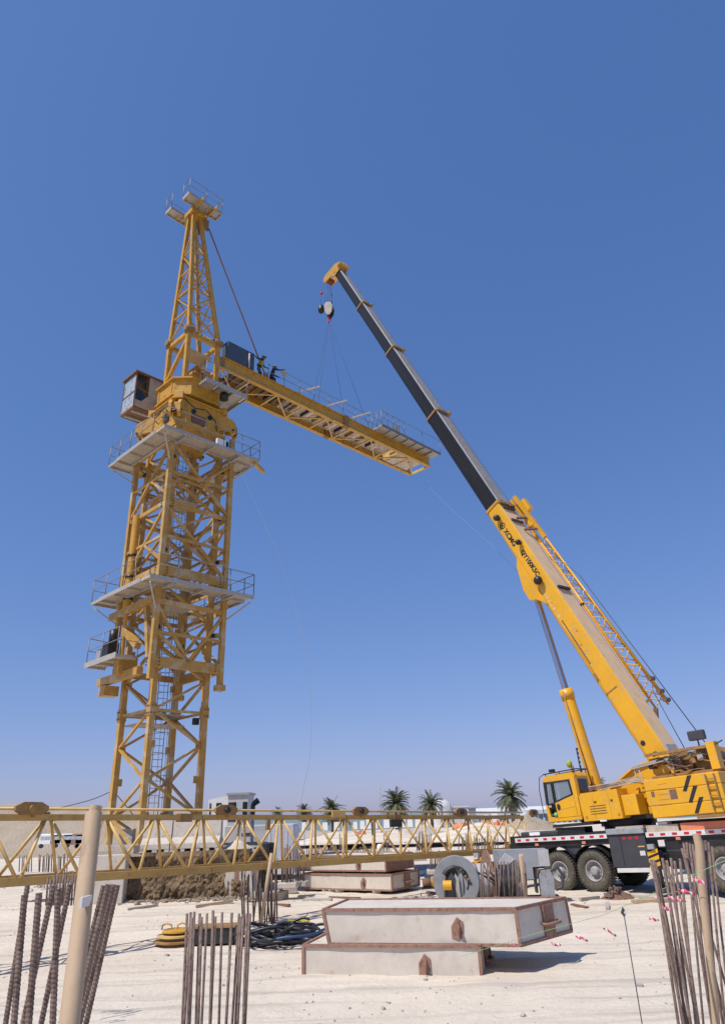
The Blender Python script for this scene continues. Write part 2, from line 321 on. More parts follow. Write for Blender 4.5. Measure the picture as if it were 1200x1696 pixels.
#@@STRUCTURE
# ============================================================ ground, sea, dune, bank
def grid_mesh(name, x0, x1, y0, y1, nx, ny, zf, m, xf=None):
    vs = []; fs = []
    for j in range(ny+1):
        ty = j/ny
        for i in range(nx+1):
            x = x0+(x1-x0)*i/nx; y = y0+(y1-y0)*ty
            vs.append((x, y, zf(x, y)))
    for j in range(ny):
        for i in range(nx): a = j*(nx+1)+i; fs.append((a, a+1, a+nx+2, a+nx+1))
    b = MB(); b.add(vs, fs, True); return b.emit(name, m)
def sst(a, b, x): t = max(0, min(1, (x-a)/(b-a))); return t*t*(3-2*t)
def gz(x, y):
    """site ground height"""
    z = 0.05*noise.noise(Vector((x*.25, y*.25, 0)))+0.022*noise.noise(Vector((x*1.3, y*1.3, 3)))
    if 4 < y < 60: z += .035*noise.noise(Vector((x*.9+y*.25, y*2.4, 6)))*sst(4, 8, y)+.02*noise.noise(Vector((x*2.6, y*2.6, 9)))
    z += 0.24*sst(26, 30, y)*(1-sst(-5.5, -3.6, x))*(1-sst(31, 34, y))      # drift against the bank
    r = sst(-6, 4, x); z += 0.0*r
    if y > 60: z += (0.5*noise.noise(Vector((x*.05, y*.05, 9)))+.1)*sst(60, 90, y)*(1-sst(140, 165, y))
    z -= 3.0*sst(160, 185, y)
    return z
ys = []
def multi_ground():
    rows = []; y = 0.0
    yy = [-60, -30, -12, -4]
    y = 0
    while y < 45: yy.append(y); y += .22
    while y < 200: yy.append(y); y *= 1.035
    yy += [260, 500, 1200, 4000, 9000]
    vs = []; fs = []; NX = 190
    for y in yy:
        half = max(26, abs(y)*1.25+14)
        for i in range(NX+1):
            t = -1+2*i/NX; x = half*(0.55*t+0.45*t**3)
            vs.append((x, y, gz(x, y)))
    for j in range(len(yy)-1):
        for i in range(NX): a = j*(NX+1)+i; fs.append((a, a+1, a+NX+2, a+NX+1))
    b = MB(); b.add(vs, fs, True); return b.emit('ground', 'sand')
structure(multi_ground())
sea = MB(); sea.add([(-9000, 166, -.9), (9000, 166, -.9), (9000, 9000, -.9), (-9000, 9000, -.9)], [(0, 1, 2, 3)])
structure(sea.emit('sea', 'sea'))
def dune_z(x, y):
    e = sst(-78, -70, -abs(y-104)-40+10)  # unused shaping term kept flat
    n = noise.noise(Vector((x*.045, y*.045, 1)))*1.2+noise.noise(Vector((x*.13, y*.13, 5)))*.7+noise.noise(Vector((x*.42, y*.42, 8)))*.35
    prof = sst(80, 101, y)*(1-sst(112, 135, y))
    along = (1-sst(-26, -14, x))*sst(-130, -110, x)
    return -0.4+prof*along*(5.6+n-1.6*sst(-40, -20, x))
structure(grid_mesh('sand_dune', -130, -10, 78, 138, 150, 70, dune_z, 'dune'))
# terrace of cut earth on which the tower crane stands
TZ = 1.85
TX0, TX1 = -9.56, -4.95
def face_off(u, t, q=0):
    """depth of clods and gullies on the cut face"""
    n = noise.noise(Vector((u*.9, t*1.6, q)))*.22+noise.noise(Vector((u*2.6, t*4, q+4)))*.10+noise.noise(Vector((u*6.5, t*11, q+7)))*.085+abs(noise.noise(Vector((u*14, t*20, q+9))))*.09+noise.cell(Vector((u*9, t*16, q)))*.035
    return n+.26*math.sin(math.pi*min(1, t*1.05))**2*sst(.35, .8, t)      # undercut below the top edge
def terrace():
    nx, nz = 170, 34; Y0 = 30.0
    vs = []; fs = []
    for j in range(nz+1):
        t = j/nz
        for i in range(nx+1):
            x = TX0+(TX1-TX0)*i/nx; e = min(1, (1-t)*8)
            vs.append((x, Y0+.35*t+.12+face_off(x, t)*e, -.2+(TZ+.2)*t))
    for j in range(nz):
        for i in range(nx): a = j*(nx+1)+i; fs.append((a, a+1, a+nx+2, a+nx+1))
    b = MB(); b.add(vs, fs, True)
    fl = []; ff = []; K = 20
    for j in range(nz+1):
        t = j/nz
        for i in range(K+1):
            if i == 0: fl.append(vs[j*(nx+1)+nx]); continue
            y = Y0+.35*t+.12+i*.36; e = min(1, (1-t)*8)*min(1, i/3)
            fl.append((TX1-face_off(y, t, 20)*e, y, -.2+(TZ+.2)*t))
    for j in range(nz):
        for i in range(K): a = j*(K+1)+i; ff.append((a, a+1, a+K+2, a+K+1))
    b.add(fl, ff, True); b.sm = [False]*len(b.sm)
    structure(b.emit('earth_bank', 'soil'))
    t = MB(); NX, NY = 50, 30; tv = []; tf = []; xl = -11.1
    for j in range(NY+1):
        for i in range(NX+1):
            x = xl+(TX1-xl)*i/NX; y = Y0+.47+(37-Y0)*j/NY; e = min(1, j/2, (NX-i)/3)
            tv.append((x, y, TZ+(noise.noise(Vector((x*.6, y*.6, 2)))*.09+.04+noise.noise(Vector((x*2.5, y*2.5, 2)))*.03)*e))
    for j in range(NY):
        for i in range(NX): a = j*(NX+1)+i; tf.append((a, a+1, a+NX+2, a+NX+1))
    t.add(tv, tf, True)
    a = [(xl, 30.47), (xl, 37.4), (TX1, 37.4)]
    for p, q in zip(a[:-1], a[1:]): t.add([(*p, TZ), (*q, TZ), (q[0], q[1], -.4), (p[0], p[1], -.4)], [(0, 1, 2, 3)])
    structure(t.emit('terrace_ground', 'dune'))
    # fallen clods along the foot
    random.seed(14); c = MB()
    for k in range(420):
        x = random.uniform(TX0, TX1+.3); y = Y0-abs(random.gauss(0, .35))+.25; q = random.uniform(.02, .09)*(1.6 if random.random() < .1 else 1)
        rot = Matrix.Rotation(random.random()*6, 3, 'Z') @ Matrix.Rotation(random.random(), 3, 'X')
        c.box((x, y, gz(x, y)+q*.3), (q*1.3, q, q*.8), rot)
    tag(c.emit('fallen_clods', 'dune'), 'clods of earth fallen along the foot of the cut bank', 'clods', kind='stuff')
terrace()
#@@TOWER
# ============================================================ tower crane
TC = Vector((-9.5, 33, 0)); A0 = R(45.5); A1 = R(46.6)
tw = thing('tower_crane', 'tall ochre lattice tower crane on the earth bank with its counter jib hung from slings', 'tower crane', TC, A0)
mw_ = 1.33   # mast half width
def V(*a): return Vector(a)
corners = [(-1, -1), (1, -1), (1, 1), (-1, 1)]   # front, right, back, left
def lattice(parent, h, z0, z1, panels, legw, brw, m='tower', horiz=2, shift=0, legname='leg', zero=True):
    for cx, cy in corners: MB().bar((cx*h, cy*h, z0), (cx*h, cy*h, z1), legw, legw, (1, 0, 0)).emit(legname, m, parent)
    dz = (z1-z0)/panels
    for f in range(4):
        a = corners[f]; b = corners[(f+1) % 4]
        k = 0.93 if legw > .15 else 1
        pa = V(a[0]*h, a[1]*h, 0); pb = V(b[0]*h, b[1]*h, 0)
        q0 = pa.lerp(pb, legw*.35/(2*h)); q1 = pb.lerp(pa, legw*.35/(2*h))
        for i in range(panels):
            s, e = (q0, q1) if (i+f+shift) % 2 else (q1, q0)
            MB().bar(s+V(0, 0, z0+i*dz), e+V(0, 0, z0+(i+1)*dz), brw, brw*.8).emit('brace', m, parent)
            if horiz and i % horiz == 0: MB().bar(q0+V(0, 0, z0+i*dz), q1+V(0, 0, z0+i*dz), brw*.9).emit('crossbar', m, parent)
# mast sections
zs = [1.75, 7.35, 12.95, 18.55, 22.3]
for i in range(4):
    s = part('mast_section', tw)
    n = 3 if i < 3 else 2
    lattice(s, mw_, zs[i], zs[i+1], [4, 4, 4, 2][i], .25, .12, horiz=4, shift=1)
    for cx, cy in corners:
        if i:
            MB().box((cx*mw_, cy*mw_, zs[i]), (.31, .31, .5)).emit('joint_block', 'tower', s)
            jb_ = MB()
            for dz in (-.15, .15):
                for o_ in (-.07, .07): jb_.tube((cx*mw_+o_, cy*(mw_+.15), zs[i]+dz), (cx*mw_+o_, cy*(mw_+.2), zs[i]+dz), .035, 6); jb_.tube((cx*(mw_+.15), cy*mw_+o_, zs[i]+dz), (cx*(mw_+.2), cy*mw_+o_, zs[i]+dz), .035, 6)
            jb_.emit('bolts', 'rust', s, kind='stuff')
    # gusset plates
    for cx, cy in corners:
        for k in range(1, 4):
            z = zs[i]+(zs[i+1]-zs[i])*k/4
            MB().box((cx*(mw_-.2), cy*(mw_-.03), z), (.25, .05, .3)).emit('gusset', 'tower', s)
# base beams & footing
fb = MB(); fb.box((0, 0, 1.95), (3.6, 3.6, .35)); fb.emit('footing', 'darkconc', tw)
# inner ladder
ld = part('ladder', tw)
for dx in (-.25, .25): MB().tube((dx+.35, .8, 1.9), (dx+.35, .8, 22), .022, 6).emit('ladder_rail', 'rail', ld)
rg = MB(); z = 2.2
while z < 22: rg.tube((.1, .8, z), (.6, .8, z), .014, 5); z += .3
rg.emit('rungs', 'rail', ld, kind='stuff')
hoop = MB(); z = 3.0
while z < 22:
    c = [V(.35+.35*math.cos(t*math.pi/8), .8-.02-.7*math.sin(t*math.pi/8), z) for t in range(9)]
    hoop.path(c, .012, 5); z += .9
for t in (2, 4, 6):
    hoop.tube((.35+.35*math.cos(t*math.pi/8), .78-.7*math.sin(t*math.pi/8), 3), (.35+.35*math.cos(t*math.pi/8), .78-.7*math.sin(t*math.pi/8), 21.9), .012, 5)
hoop.emit('ladder_cage', 'rail', ld)
# small landing inside the mast at two heights
for z in (6.9, 7.35):
    MB().box((-.1, .5, z), (2.3, 1.3, .06)).emit('landing', 'deck', tw)
MB().box((-.3, .3, 12.3), (2.2, 1.6, .06)).emit('landing', 'deck', tw)
MB().box((-.3, .3, 17.9), (2.2, 1.6, .06)).emit('landing', 'deck', tw)
MB().box((1.33, 1.0, 3.2), (.05, .5, .38)).emit('sign_plate', 'grey', tw)
MB().box((1.05, -1.1, 7.0), (.28, .2, .3), None, .03).emit('floodlight', 'black', tw)
# climbing cage
ch = 1.78; cz0, cz1 = 8.55, 21.0
cg = part('climbing_cage', tw)
posts = [(-1, -1), (1, -1), (1, 1), (-1, 1)]
for cx, cy in posts:
    top = 21.6 if (cx, cy) != (-1, -1) else 21.0
    MB().bar((cx*ch, cy*ch, cz0 if (cx, cy) != (-1, 1) else 11.0), (cx*ch, cy*ch, top), .23, .23, (1, 0, 0)).emit('cage_post', 'tower', cg)
lv = [9.3, 12.0, 13.5, 16.9, 20.4]
for f in range(4):
    a = posts[f]; b = posts[(f+1) % 4]; pa = V(a[0]*ch, a[1]*ch, 0); pb = V(b[0]*ch, b[1]*ch, 0)
    for k, z in enumerate(lv):
        w = .46 if z == 9.3 else (.42 if z == 13.5 else .2)
        if f == 3 and z < 13: continue
        if f == 2 and z < 11: w = .3
        MB().bar(pa+V(0, 0, z), pb+V(0, 0, z), .13, w).emit('cage_beam', 'tower', cg)
    for i in range(len(lv)-1):
        z0, z1 = lv[i]+.15, lv[i+1]-.15
        if f == 3 and i < 2: continue
        if z1-z0 < 1.3: continue
        pm = pa.lerp(pb, .5)
        if f == 0:   # face towards the boom: V braces meeting at mid-height
            if i in (0,):
                bars = [(pa+V(0, 0, z1), pm+V(0, 0, z0)), (pb+V(0, 0, z1), pm+V(0, 0, z0)), (pa+V(0, 0, z1-1.2), pm+V(0, 0, z0))]
            else: bars = [(pa+V(0, 0, z1), pb+V(0, 0, z0)), (pb+V(0, 0, z1-.2), pm+V(0, 0, (z0+z1)/2-.3))]
            for u, w in bars: MB().bar(u, w, .13, .13).emit('cage_brace', 'tower', cg)
        elif f == 3:
            MB().bar(pa+V(0, 0, z0), pb+V(0, 0, z1), .14, .12).emit('cage_brace', 'tower', cg)
            MB().bar(pb+V(0, 0, z0+.3), pm+V(0, 0, (z0+z1)/2), .12, .12).emit('cage_brace', 'tower', cg)
        else:
            MB().bar(pa+V(0, 0, z0), pb+V(0, 0, z1), .12, .12).emit('cage_brace', 'tower', cg)
            MB().bar(pb+V(0, 0, z0), pa+V(0, 0, z1), .12, .12).emit('cage_brace', 'tower', cg)
# connection plates with bolts between cage post and mast leg
for cx, cy in posts:
    for z in (10.9, 14.6, 16.9, 19.6):
        if (cx, cy) == (-1, 1) and z < 11: continue
        MB().bar((cx*mw_, cy*mw_, z), (cx*ch, cy*ch, z), .1, .22).emit('guide_bracket', 'tower', cg)
        MB().tube((cx*(mw_+.14), cy*(mw_-.1), z), (cx*(mw_+.14), cy*(mw_+.25), z), .1, 10).emit('guide_roller', 'black', cg)
for z in (10.6, 15.2, 18.6):
    for f in ((0, 1) if z < 12 else (0, 1, 2, 3)):
        a = posts[f]; b = posts[(f+1) % 4]
        MB().bar((a[0]*ch, a[1]*ch, z), (b[0]*ch, b[1]*ch, z), .11, .13).emit('cage_beam', 'tower', cg)
    MB().bar((-mw_, -mw_, z), (mw_, mw_, z), .09).emit('inner_tie', 'tower', cg)
for (cx, cy) in ((-1, -1), (1, -1), (-1, 1)):
    for z in (9.3, 13.5, 16.9, 20.4):
        if (cx, cy) == (-1, 1) and z < 11: continue
        b_ = MB()
        for dz in (-.14, 0, .14):
            b_.tube((cx*(ch-.32), cy*(ch+.05)+.0, z+dz), (cx*(ch-.32), cy*(ch+.11), z+dz), .035, 6); b_.tube((cx*(ch+.05), cy*(ch-.32), z+dz), (cx*(ch+.11), cy*(ch-.32), z+dz), .035, 6)
        b_.emit('bolts', 'rust', cg, kind='stuff')
# feet of the cage
MB().box((ch, -ch, cz0-.1), (.4, .4, .26)).emit('cage_foot', 'tower', cg)
MB().box((ch, ch, cz0-.1), (.4, .4, .26)).emit('cage_foot', 'tower', cg)
MB().bar((-ch-.2, -1.2, 8.95), (-ch-.2, 2.6, 8.95), .3, .34).emit('cage_beam', 'tower', cg)
MB().bar((-ch-.1, -ch+.1, 12.1), (-ch-.1, 2.45, 12.05), .25, .34).emit('cage_beam', 'tower', cg)
MB().box((-ch, 2.0, 8.5), (.7, .6, .45)).emit('jack_foot', 'tower', cg)
MB().box((-ch-.1, .4, 9.4), (.9, .5, .8)).emit('jack_support', 'tower', cg)
MB().bar((-ch, -1.5, 9.5), (-ch, -.9, 11.9), .22, .2).emit('cage_brace', 'tower', cg)
MB().bar((-ch, -.4, 10.2), (-ch, 1.0, 11.2), .3, .3).emit('cage_brace', 'tower', cg)
jack = MB(); jack.tube((-ch-.1, .9, 12.2), (-ch-.1, .9, 17.0), .2, 14); jack.tube((-ch-.1, .9, 9.6), (-ch-.1, .9, 12.2), .11, 12); jack.emit('climbing_jack', 'upper', cg)
for z in (12.6, 13.7, 14.8): MB().lathe([(.21, 0), (.24, 0), (.24, .12), (.21, .12)], (-ch-.1, .9, z), (0, 0, 1), 14).emit('jack_clamp', 'black', cg)
pu = MB(); pu.box((-ch-.55, 1.15, 10.15), (.55, .6, .75), None, .03); pu.emit('pump_tank', 'black', cg)
MB().box((-ch-.55, 1.85, 10.05), (.5, .45, .6), None, .03).emit('pump_box', 'grey', cg)
MB().tube((-ch-.5, 1.1, 10.5), (-ch-.5, 1.1, 11.15), .2, 12).emit('pump_motor', 'black', cg)
# platforms
def ring_platform(z, ho, hi, th=.1, name='platform', gap=None, cant=0.0):
    p = part(name, tw)
    segs = [((-ho, -ho), (ho+cant, -hi)), ((hi, -hi), (ho, ho)), ((-ho, hi), (hi, ho)), ((-ho, -hi), (-hi, hi))]
    for (xa, ya), (xb, yb) in segs:
        lx, ly = xb-xa, yb-ya; n = max(1, round(max(lx, ly)/1.3))
        for i in range(n):
            if lx > ly: a, b = (xa+lx*i/n+.01, ya), (xa+lx*(i+1)/n-.01, yb)
            else: a, b = (xa, ya+ly*i/n+.01), (xb, ya+ly*(i+1)/n-.01)
            MB().b2((*a, z), (*b, z+.03)).emit('deck_plate', 'deck', p)
            j = MB()
            if lx > ly: j.b2((a[0], a[1], z-th), (a[0]+.06, b[1], z-.003))
            else: j.b2((a[0], a[1], z-th), (b[0], a[1]+.06, z-.003))
            j.emit('joist', 'deck', p)
        # edge beams
        e = MB()
        if lx > ly:
            for y in (ya, yb): e.b2((xa, y-.03, z-th-.02), (xb, y+.03, z+.07))
        else:
            for x in (xa, xb): e.b2((x-.03, ya, z-th-.02), (x+.03, yb, z+.07))
        e.emit('edge_beam', 'galv', p)
    handrail(p, [(-ho, -ho, z+.04), (ho+cant, -ho, z+.04)]); handrail(p, [(ho, -hi, z+.04), (ho, ho, z+.04), (-ho, ho, z+.04), (-ho, -ho, z+.04)])
    handrail(p, [(ho+cant, -ho, z+.04), (ho+cant, -hi, z+.04)])
    return p
pt = ring_platform(20.3, 2.85, 2.0, name='upper_platform')
for x in (-1.6, 0, 1.6): MB().bar((x, -2.84, 20.14), (x, -1.8, 20.14), .12, .12).emit('bracket', 'galv', pt)
MB().bar((2.6, -2.75, 20.12), (3.6, -2.2, 20.12), .18, .18).emit('outrigger_arm', 'upper', pt)
MB().box((.9, -2.05, 20.95), (.55, .16, .5), None, .02).emit('notice_board', 'brightwhite', pt)
MB().box((1.05, -1.95, 20.95), (.75, .1, .62), None, .02).emit('control_box', 'black', pt)
pm_ = ring_platform(12.75, 2.8, 2.0, name='middle_platform')
for x in (-1.6, 0, 1.6): MB().bar((x, -2.79, 12.6), (x, -1.8, 12.6), .1, .1).emit('bracket', 'galv', pm_)
# lower jacking platform on the left face only
pl = part('jacking_platform', tw)
for i in range(3): MB().b2((-2.95, -.75+i*.99, 9.62), (-1.95, -.75+(i+1)*.99-.02, 9.66)).emit('deck_plate', 'deck', pl)
for i in range(4): MB().b2((-2.92, -.74+i*.98, 9.5), (-1.97, -.66+i*.98, 9.615)).emit('joist', 'deck', pl)
MB().b2((-2.99, -.78, 9.48), (-2.94, 2.25, 9.72)).emit('edge_beam', 'galv', pl)
handrail(pl, [(-1.95, -.75, 9.66), (-2.92, -.75, 9.66), (-2.92, 2.2, 9.66), (-1.95, 2.2, 9.6)], h=1.2)
# braces from cage to platforms
for (px, py) in ((-1, -1), (1, -1), (1, 1), (-1, 1)):
    for z in (20.2, 12.65):
        MB().bar((px*ch, py*ch, z-1.1), (px*2.7, py*2.7, z-.15), .07, .07).emit('platform_strut', 'galv', tw)
# ------ slewing support (square, aligned with the mast) with four hammer arms
sp = part('slewing_support', tw)
MB().b2((-1.5, -1.5, 21.55), (1.5, 1.5, 21.95)).emit('support_frame', 'upper', sp)
oc = MB()
def octa(r, cutf=.42): 
    c = r*cutf; return [(-r, -r+c), (-r+c, -r), (r-c, -r), (r, -r+c), (r, r-c), (r-c, r), (-r+c, r), (-r, r-c)]
MB().prism(octa(1.5, .25), (0, 0, 1.25), (0, 0, 21.95), (1, 0, 0), (0, 1, 0)).emit('support_box', 'upper', sp)
MB().prism(octa(1.64, .25), (0, 0, .07), (0, 0, 23.2), (1, 0, 0), (0, 1, 0)).emit('flange', 'upper', sp)
MB().lathe([(0, 0), (1.3, 0), (1.3, .3), (0, .3)], (0, 0, 23.27), (0, 0, 1), 32, False).emit('slewing_ring', 'black', sp)
for cx, cy in corners:
    d = V(cx, cy, 0).normalized(); n = V(-d.y, d.x, 0)
    p = [(1.2, 1.1), (1.9, 1.0), (2.55, .6), (2.72, .35), (2.72, -.2), (2.5, -.38), (2.4, -.08), (1.9, 0.0), (1.2, -.35)]
    MB().prism(p, n*.16, d*0+n*-.32+V(0, 0, 22.1), d, (0, 0, 1)).emit('hammer_arm', 'upper', sp)
    MB().prism(p, n*.16, d*0+n*.16+V(0, 0, 22.1), d, (0, 0, 1)).emit('hammer_arm', 'upper', sp)
    MB().prism([(1.6, .1), (2.5, .1), (2.5, .5), (1.9, .9), (1.6, .9)], n*.31, n*-.155+V(0, 0, 22.1), d, (0, 0, 1)).emit('arm_web', 'upper', sp)
    MB().tube(d*2.6-n*.4+V(0, 0, 22.0), d*2.6+n*.4+V(0, 0, 22.0), .08, 8).emit('arm_pin', 'black', sp)
    MB().box(d*1.9+V(0, 0, 23.3), (.5, .5, .45), Matrix.Rotation(math.atan2(d.y, d.x), 3, 'Z'), .03).emit('corner_lug', 'upper', sp)
MB().box((-1.53, -.5, 22.3), (.1, .5, .5)).emit('access_hatch', 'darkgrey', sp)
MB().box((-.2, -1.53, 22.2), (.9, .08, .5)).emit('access_hatch', 'rust', sp)
for k in range(20):
    a_ = 2*math.pi*k/20
    MB().tube((math.cos(a_)*1.42, math.sin(a_)*1.42, 23.2), (math.cos(a_)*1.42, math.sin(a_)*1.42, 23.36), .035, 6).emit('ring_bolt', 'rust', sp)
for (x, y, w, d) in ((-.9, -1.51, .07, .04), (.9, -1.51, .07, .04), (0, -1.51, .07, .04), (-1.51, -.9, .04, .07), (-1.51, .9, .04, .07), (-1.51, 0, .04, .07)):
    MB().box((x, y, 22.55), (w, d, 1.15)).emit('stiffener', 'upper', sp)
MB().path([V(-1.2, -1.62, 23.1), V(-.6, -1.7, 22.7), V(.1, -1.66, 22.9), V(.7, -1.72, 22.4), V(.9, -1.6, 21.9)], .03, 6).emit('hanging_cable', 'black', sp)
MB().path([V(-1.62, 1.0, 23.0), V(-1.7, .4, 22.6), V(-1.66, -.2, 22.85), V(-1.7, -.7, 22.3)], .03, 6).emit('hanging_cable', 'black', sp)
for (x, y) in ((-.55, -1.56), (.45, -1.56)): MB().tube((x, y-.02, 22.6), (x, y+.05, 22.6), .13, 14).emit('port_hole', 'black', sp)
# ------ upper works, turned to the counter-jib direction
UP = part('slewing_upper', tw, rot=A1-A0)       # x = counter-jib direction, y = away side
UPL = UP
MB().prism(octa(1.5, .45), (0, 0, .95), (0, 0, 23.62), (1, 0, 0), (0, 1, 0)).emit('turntable', 'upper', UPL)
MB().prism(octa(1.64, .45), (0, 0, .08), (0, 0, 24.57), (1, 0, 0), (0, 1, 0)).emit('turntable_top', 'upper', UPL)
MB().prism(octa(1.6, .45), (0, 0, .07), (0, 0, 23.55), (1, 0, 0), (0, 1, 0)).emit('turntable_flange', 'upper', UPL)
for s in (-1, 1):
    for q in (-.8, .8): MB().box((s*1.5, q*.8, 24.05), (.08, .1, .9)).emit('stiffener', 'upper', UPL)
    MB().box((.3, s*1.5, 24.05), (.1, .08, .9)).emit('stiffener', 'upper', UPL)
# platform beside the turntable on the counter-jib side
sp2 = part('slewing_platform', tw, rot=A1-A0)
for i in range(3):
    MB().b2((-.5+i*.9, -2.35, 24.32), (.36+i*.9, -1.6, 24.36)).emit('deck_plate', 'galv', sp2)
    MB().b2((-.5+i*.9, -2.34, 24.2), (-.43+i*.9, -1.61, 24.315)).emit('joist', 'rail', sp2)
MB().b2((-.52, -2.39, 24.16), (2.22, -2.355, 24.44)).emit('edge_beam', 'galv', sp2)
MB().b2((1.55, -1.59, 24.32), (2.2, .5, 24.36)).emit('deck_plate', 'galv', sp2)
MB().b2((2.205, -2.3, 24.16), (2.245, .5, 24.44)).emit('edge_beam', 'galv', sp2)
handrail(sp2, [(-.5, -2.35, 24.36), (2.2, -2.35, 24.36), (2.2, .5, 24.36)], h=1.15)
MB().tube((.9, -1.9, 24.4), (.9, -1.9, 24.8), .22, 12).emit('slewing_motor', 'black', sp2)
MB().tube((1.0, -1.9, 23.85), (1.0, -1.9, 24.2), .24, 12).emit('slewing_reducer', 'black', sp2)
# A-frame tower between turntable and cathead
af = part('a_frame', tw, rot=A1-A0)
ah = .98; az0, az1 = 24.65, 28.1
for cx, cy in corners:
    MB().bar((cx*ah, cy*ah, az0), (cx*ah, cy*ah, az1), .24, .24, (1, 0, 0)).emit('frame_leg', 'upper', af)
    MB().tube((cx*ah-.26, cy*ah, az1+.05), (cx*ah+.26, cy*ah, az1+.05), .2, 10).emit('pin_joint', 'lug', af)
    MB().box((cx*ah, cy*ah, az1-.12), (.36, .3, .3)).emit('pin_lug', 'lug', af)
for f in range(4):
    a = corners[f]; b = corners[(f+1) % 4]
    pa = V(a[0]*ah, a[1]*ah, 0); pb = V(b[0]*ah, b[1]*ah, 0)
    MB().bar(pa+V(0, 0, az1-.2), pb+V(0, 0, az1-.2), .2, .24).emit('frame_beam', 'upper', af)
    if f in (3, 1): MB().bar(pb+V(0, 0, az1-.5), pa+V(0, 0, az0+.8), .18, .18).emit('frame_brace', 'upper', af)
    if f == 2: MB().bar(pa+V(0, 0, az1-.5), pb+V(0, 0, az0+.2), .18, .18).emit('frame_brace', 'upper', af)
MB().b2((-.8, -.8, 27.0), (.8, .3, 27.06)).emit('landing', 'deck', af)
for y in (-.45, -.05): MB().tube((.55, y, 24.7), (.55, y, 27.2), .03, 6).emit('ladder_rail', 'galv', af)
rg = MB(); z = 24.9
while z < 27.1: rg.tube((.55, -.45, z), (.55, -.05, z), .016, 5); z += .28
rg.emit('rungs', 'galv', af, kind='stuff')
MB().b2((.2, .3, 25.9), (.9, .9, 26.5), .03).emit('electric_box', 'upper', af)
# cathead pyramid
cat = part('cathead', tw, rot=A1-A0)
cz_0, cz_1 = 28.25, 37.9; off = V(-.56, .26, 0); tr = .24
def cp(c, t):
    b = V(c[0]*ah, c[1]*ah, cz_0); q = V(c[0]*tr, c[1]*tr, cz_1)+off; return b.lerp(q, t)
for c in corners: MB().bar(cp(c, 0), cp(c, 1), .21, .21, (1, 0, 0)).emit('cathead_leg', 'upper', cat)
ts = [0.0, .16, .33, .5, .665, .82]
for f in range(4):
    a = corners[f]; b = corners[(f+1) % 4]
    for i in range(5):
        if i: MB().bar(cp(a, ts[i]), cp(b, ts[i]), .075).emit('crossbar', 'upper', cat)
        if (i+f) % 2: MB().bar(cp(a, ts[i]), cp(b, ts[i+1]), .07).emit('brace', 'upper', cat)
        else: MB().bar(cp(b, ts[i]), cp(a, ts[i+1]), .07).emit('brace', 'upper', cat)
MB().box(V(0, 0, 38.05)+off, (.95, .95, .3)).emit('head_block', 'upper', cat)
for s in (-1, 1): MB().b2((off.x+.3, off.y+s*.3-.05, 37.1), (off.x+.85, off.y+s*.3+.05, 38.0)).emit('tie_lug', 'lug', cat)
lr = MB()
for y in (-.2, .2): lr.tube((.35, y, 28.3), (.05+off.x*.9, y*.6+off.y, 37.6), .02, 6)
for i in range(34):
    t = i/33; p = V(.35, 0, 28.3).lerp(V(.05+off.x*.9, off.y, 37.6), t); w = .2-.08*t
    lr.tube(p+V(0, -w, 0), p+V(0, w, 0), .014, 5)
lr.emit('cathead_ladder', 'rail', cat)
hp = MB()
for i in range(10):
    t = i/9; p = V(.35, 0, 29.5).lerp(V(.05+off.x*.9, off.y, 37.0), t)
    hp.path([p+V(-.0+.62*math.sin(k*math.pi/6), -.3*math.cos(k*math.pi/6), 0) for k in range(7)], .012, 5)
hp.emit('ladder_cage', 'rail', cat)
# head platforms
for (y0, y1, x0, x1) in ((-1.1, -.4, -1.45, 1.0), (.7, 1.35, -1.6, .4)):
    p = part('head_platform', tw, (-.3, .22, 0), A1-A0)
    n = 3
    for i in range(n):
        a = x0+(x1-x0)*i/n; b = x0+(x1-x0)*(i+1)/n
        MB().b2((a+.01, y0, 38.35), (b-.01, y1, 38.39)).emit('deck_plate', 'galv', p)
        MB().b2((a, y0, 38.24), (a+.06, y1, 38.345)).emit('joist', 'upper', p)
    e = MB()
    for y in (y0, y1): e.b2((x0, y-.025, 38.22), (x1, y+.025, 38.45))
    for x in (x0, x1): e.b2((x-.025, y0, 38.22), (x+.025, y1, 38.45))
    e.emit('edge_beam', 'galv', p)
    yo = y0 if y0 < 0 else y1
    handrail(p, [(x0, (y0 if y0 > 0 else y1), 38.4), (x0, yo, 38.4), (x1, yo, 38.4), (x1, (y0 if y0 > 0 else y1), 38.4)], h=1.15, r=.02, m='rail')
for x in (-.9, .1): MB().bar((x, -1.3, 38.2), (x, 1.4, 38.2), .1, .12).emit('platform_beam', 'upper', cat)
for s in (-1, 1): MB().prism([(.28*math.cos(k*math.pi/8), .28*math.sin(k*math.pi/8)) for k in range(16)], (0, .07, 0), (off.x, off.y+s*.2, 38.75), (1, 0, 0), (0, 0, 1)).emit('head_sheave', 'lug', cat)
MB().b2((off.x-.3, off.y-.35, 38.2), (off.x+.3, off.y+.35, 38.65)).emit('sheave_bracket', 'rust', cat)
# ---- operator cab
CBo = V(-1.45, 2.65, 23.75)
cab = part('operator_cab', tw, CBo, A1-A0) if False else part('operator_cab', tw, Matrix.Rotation(A1-A0, 3, 'Z') @ CBo, A1-A0)
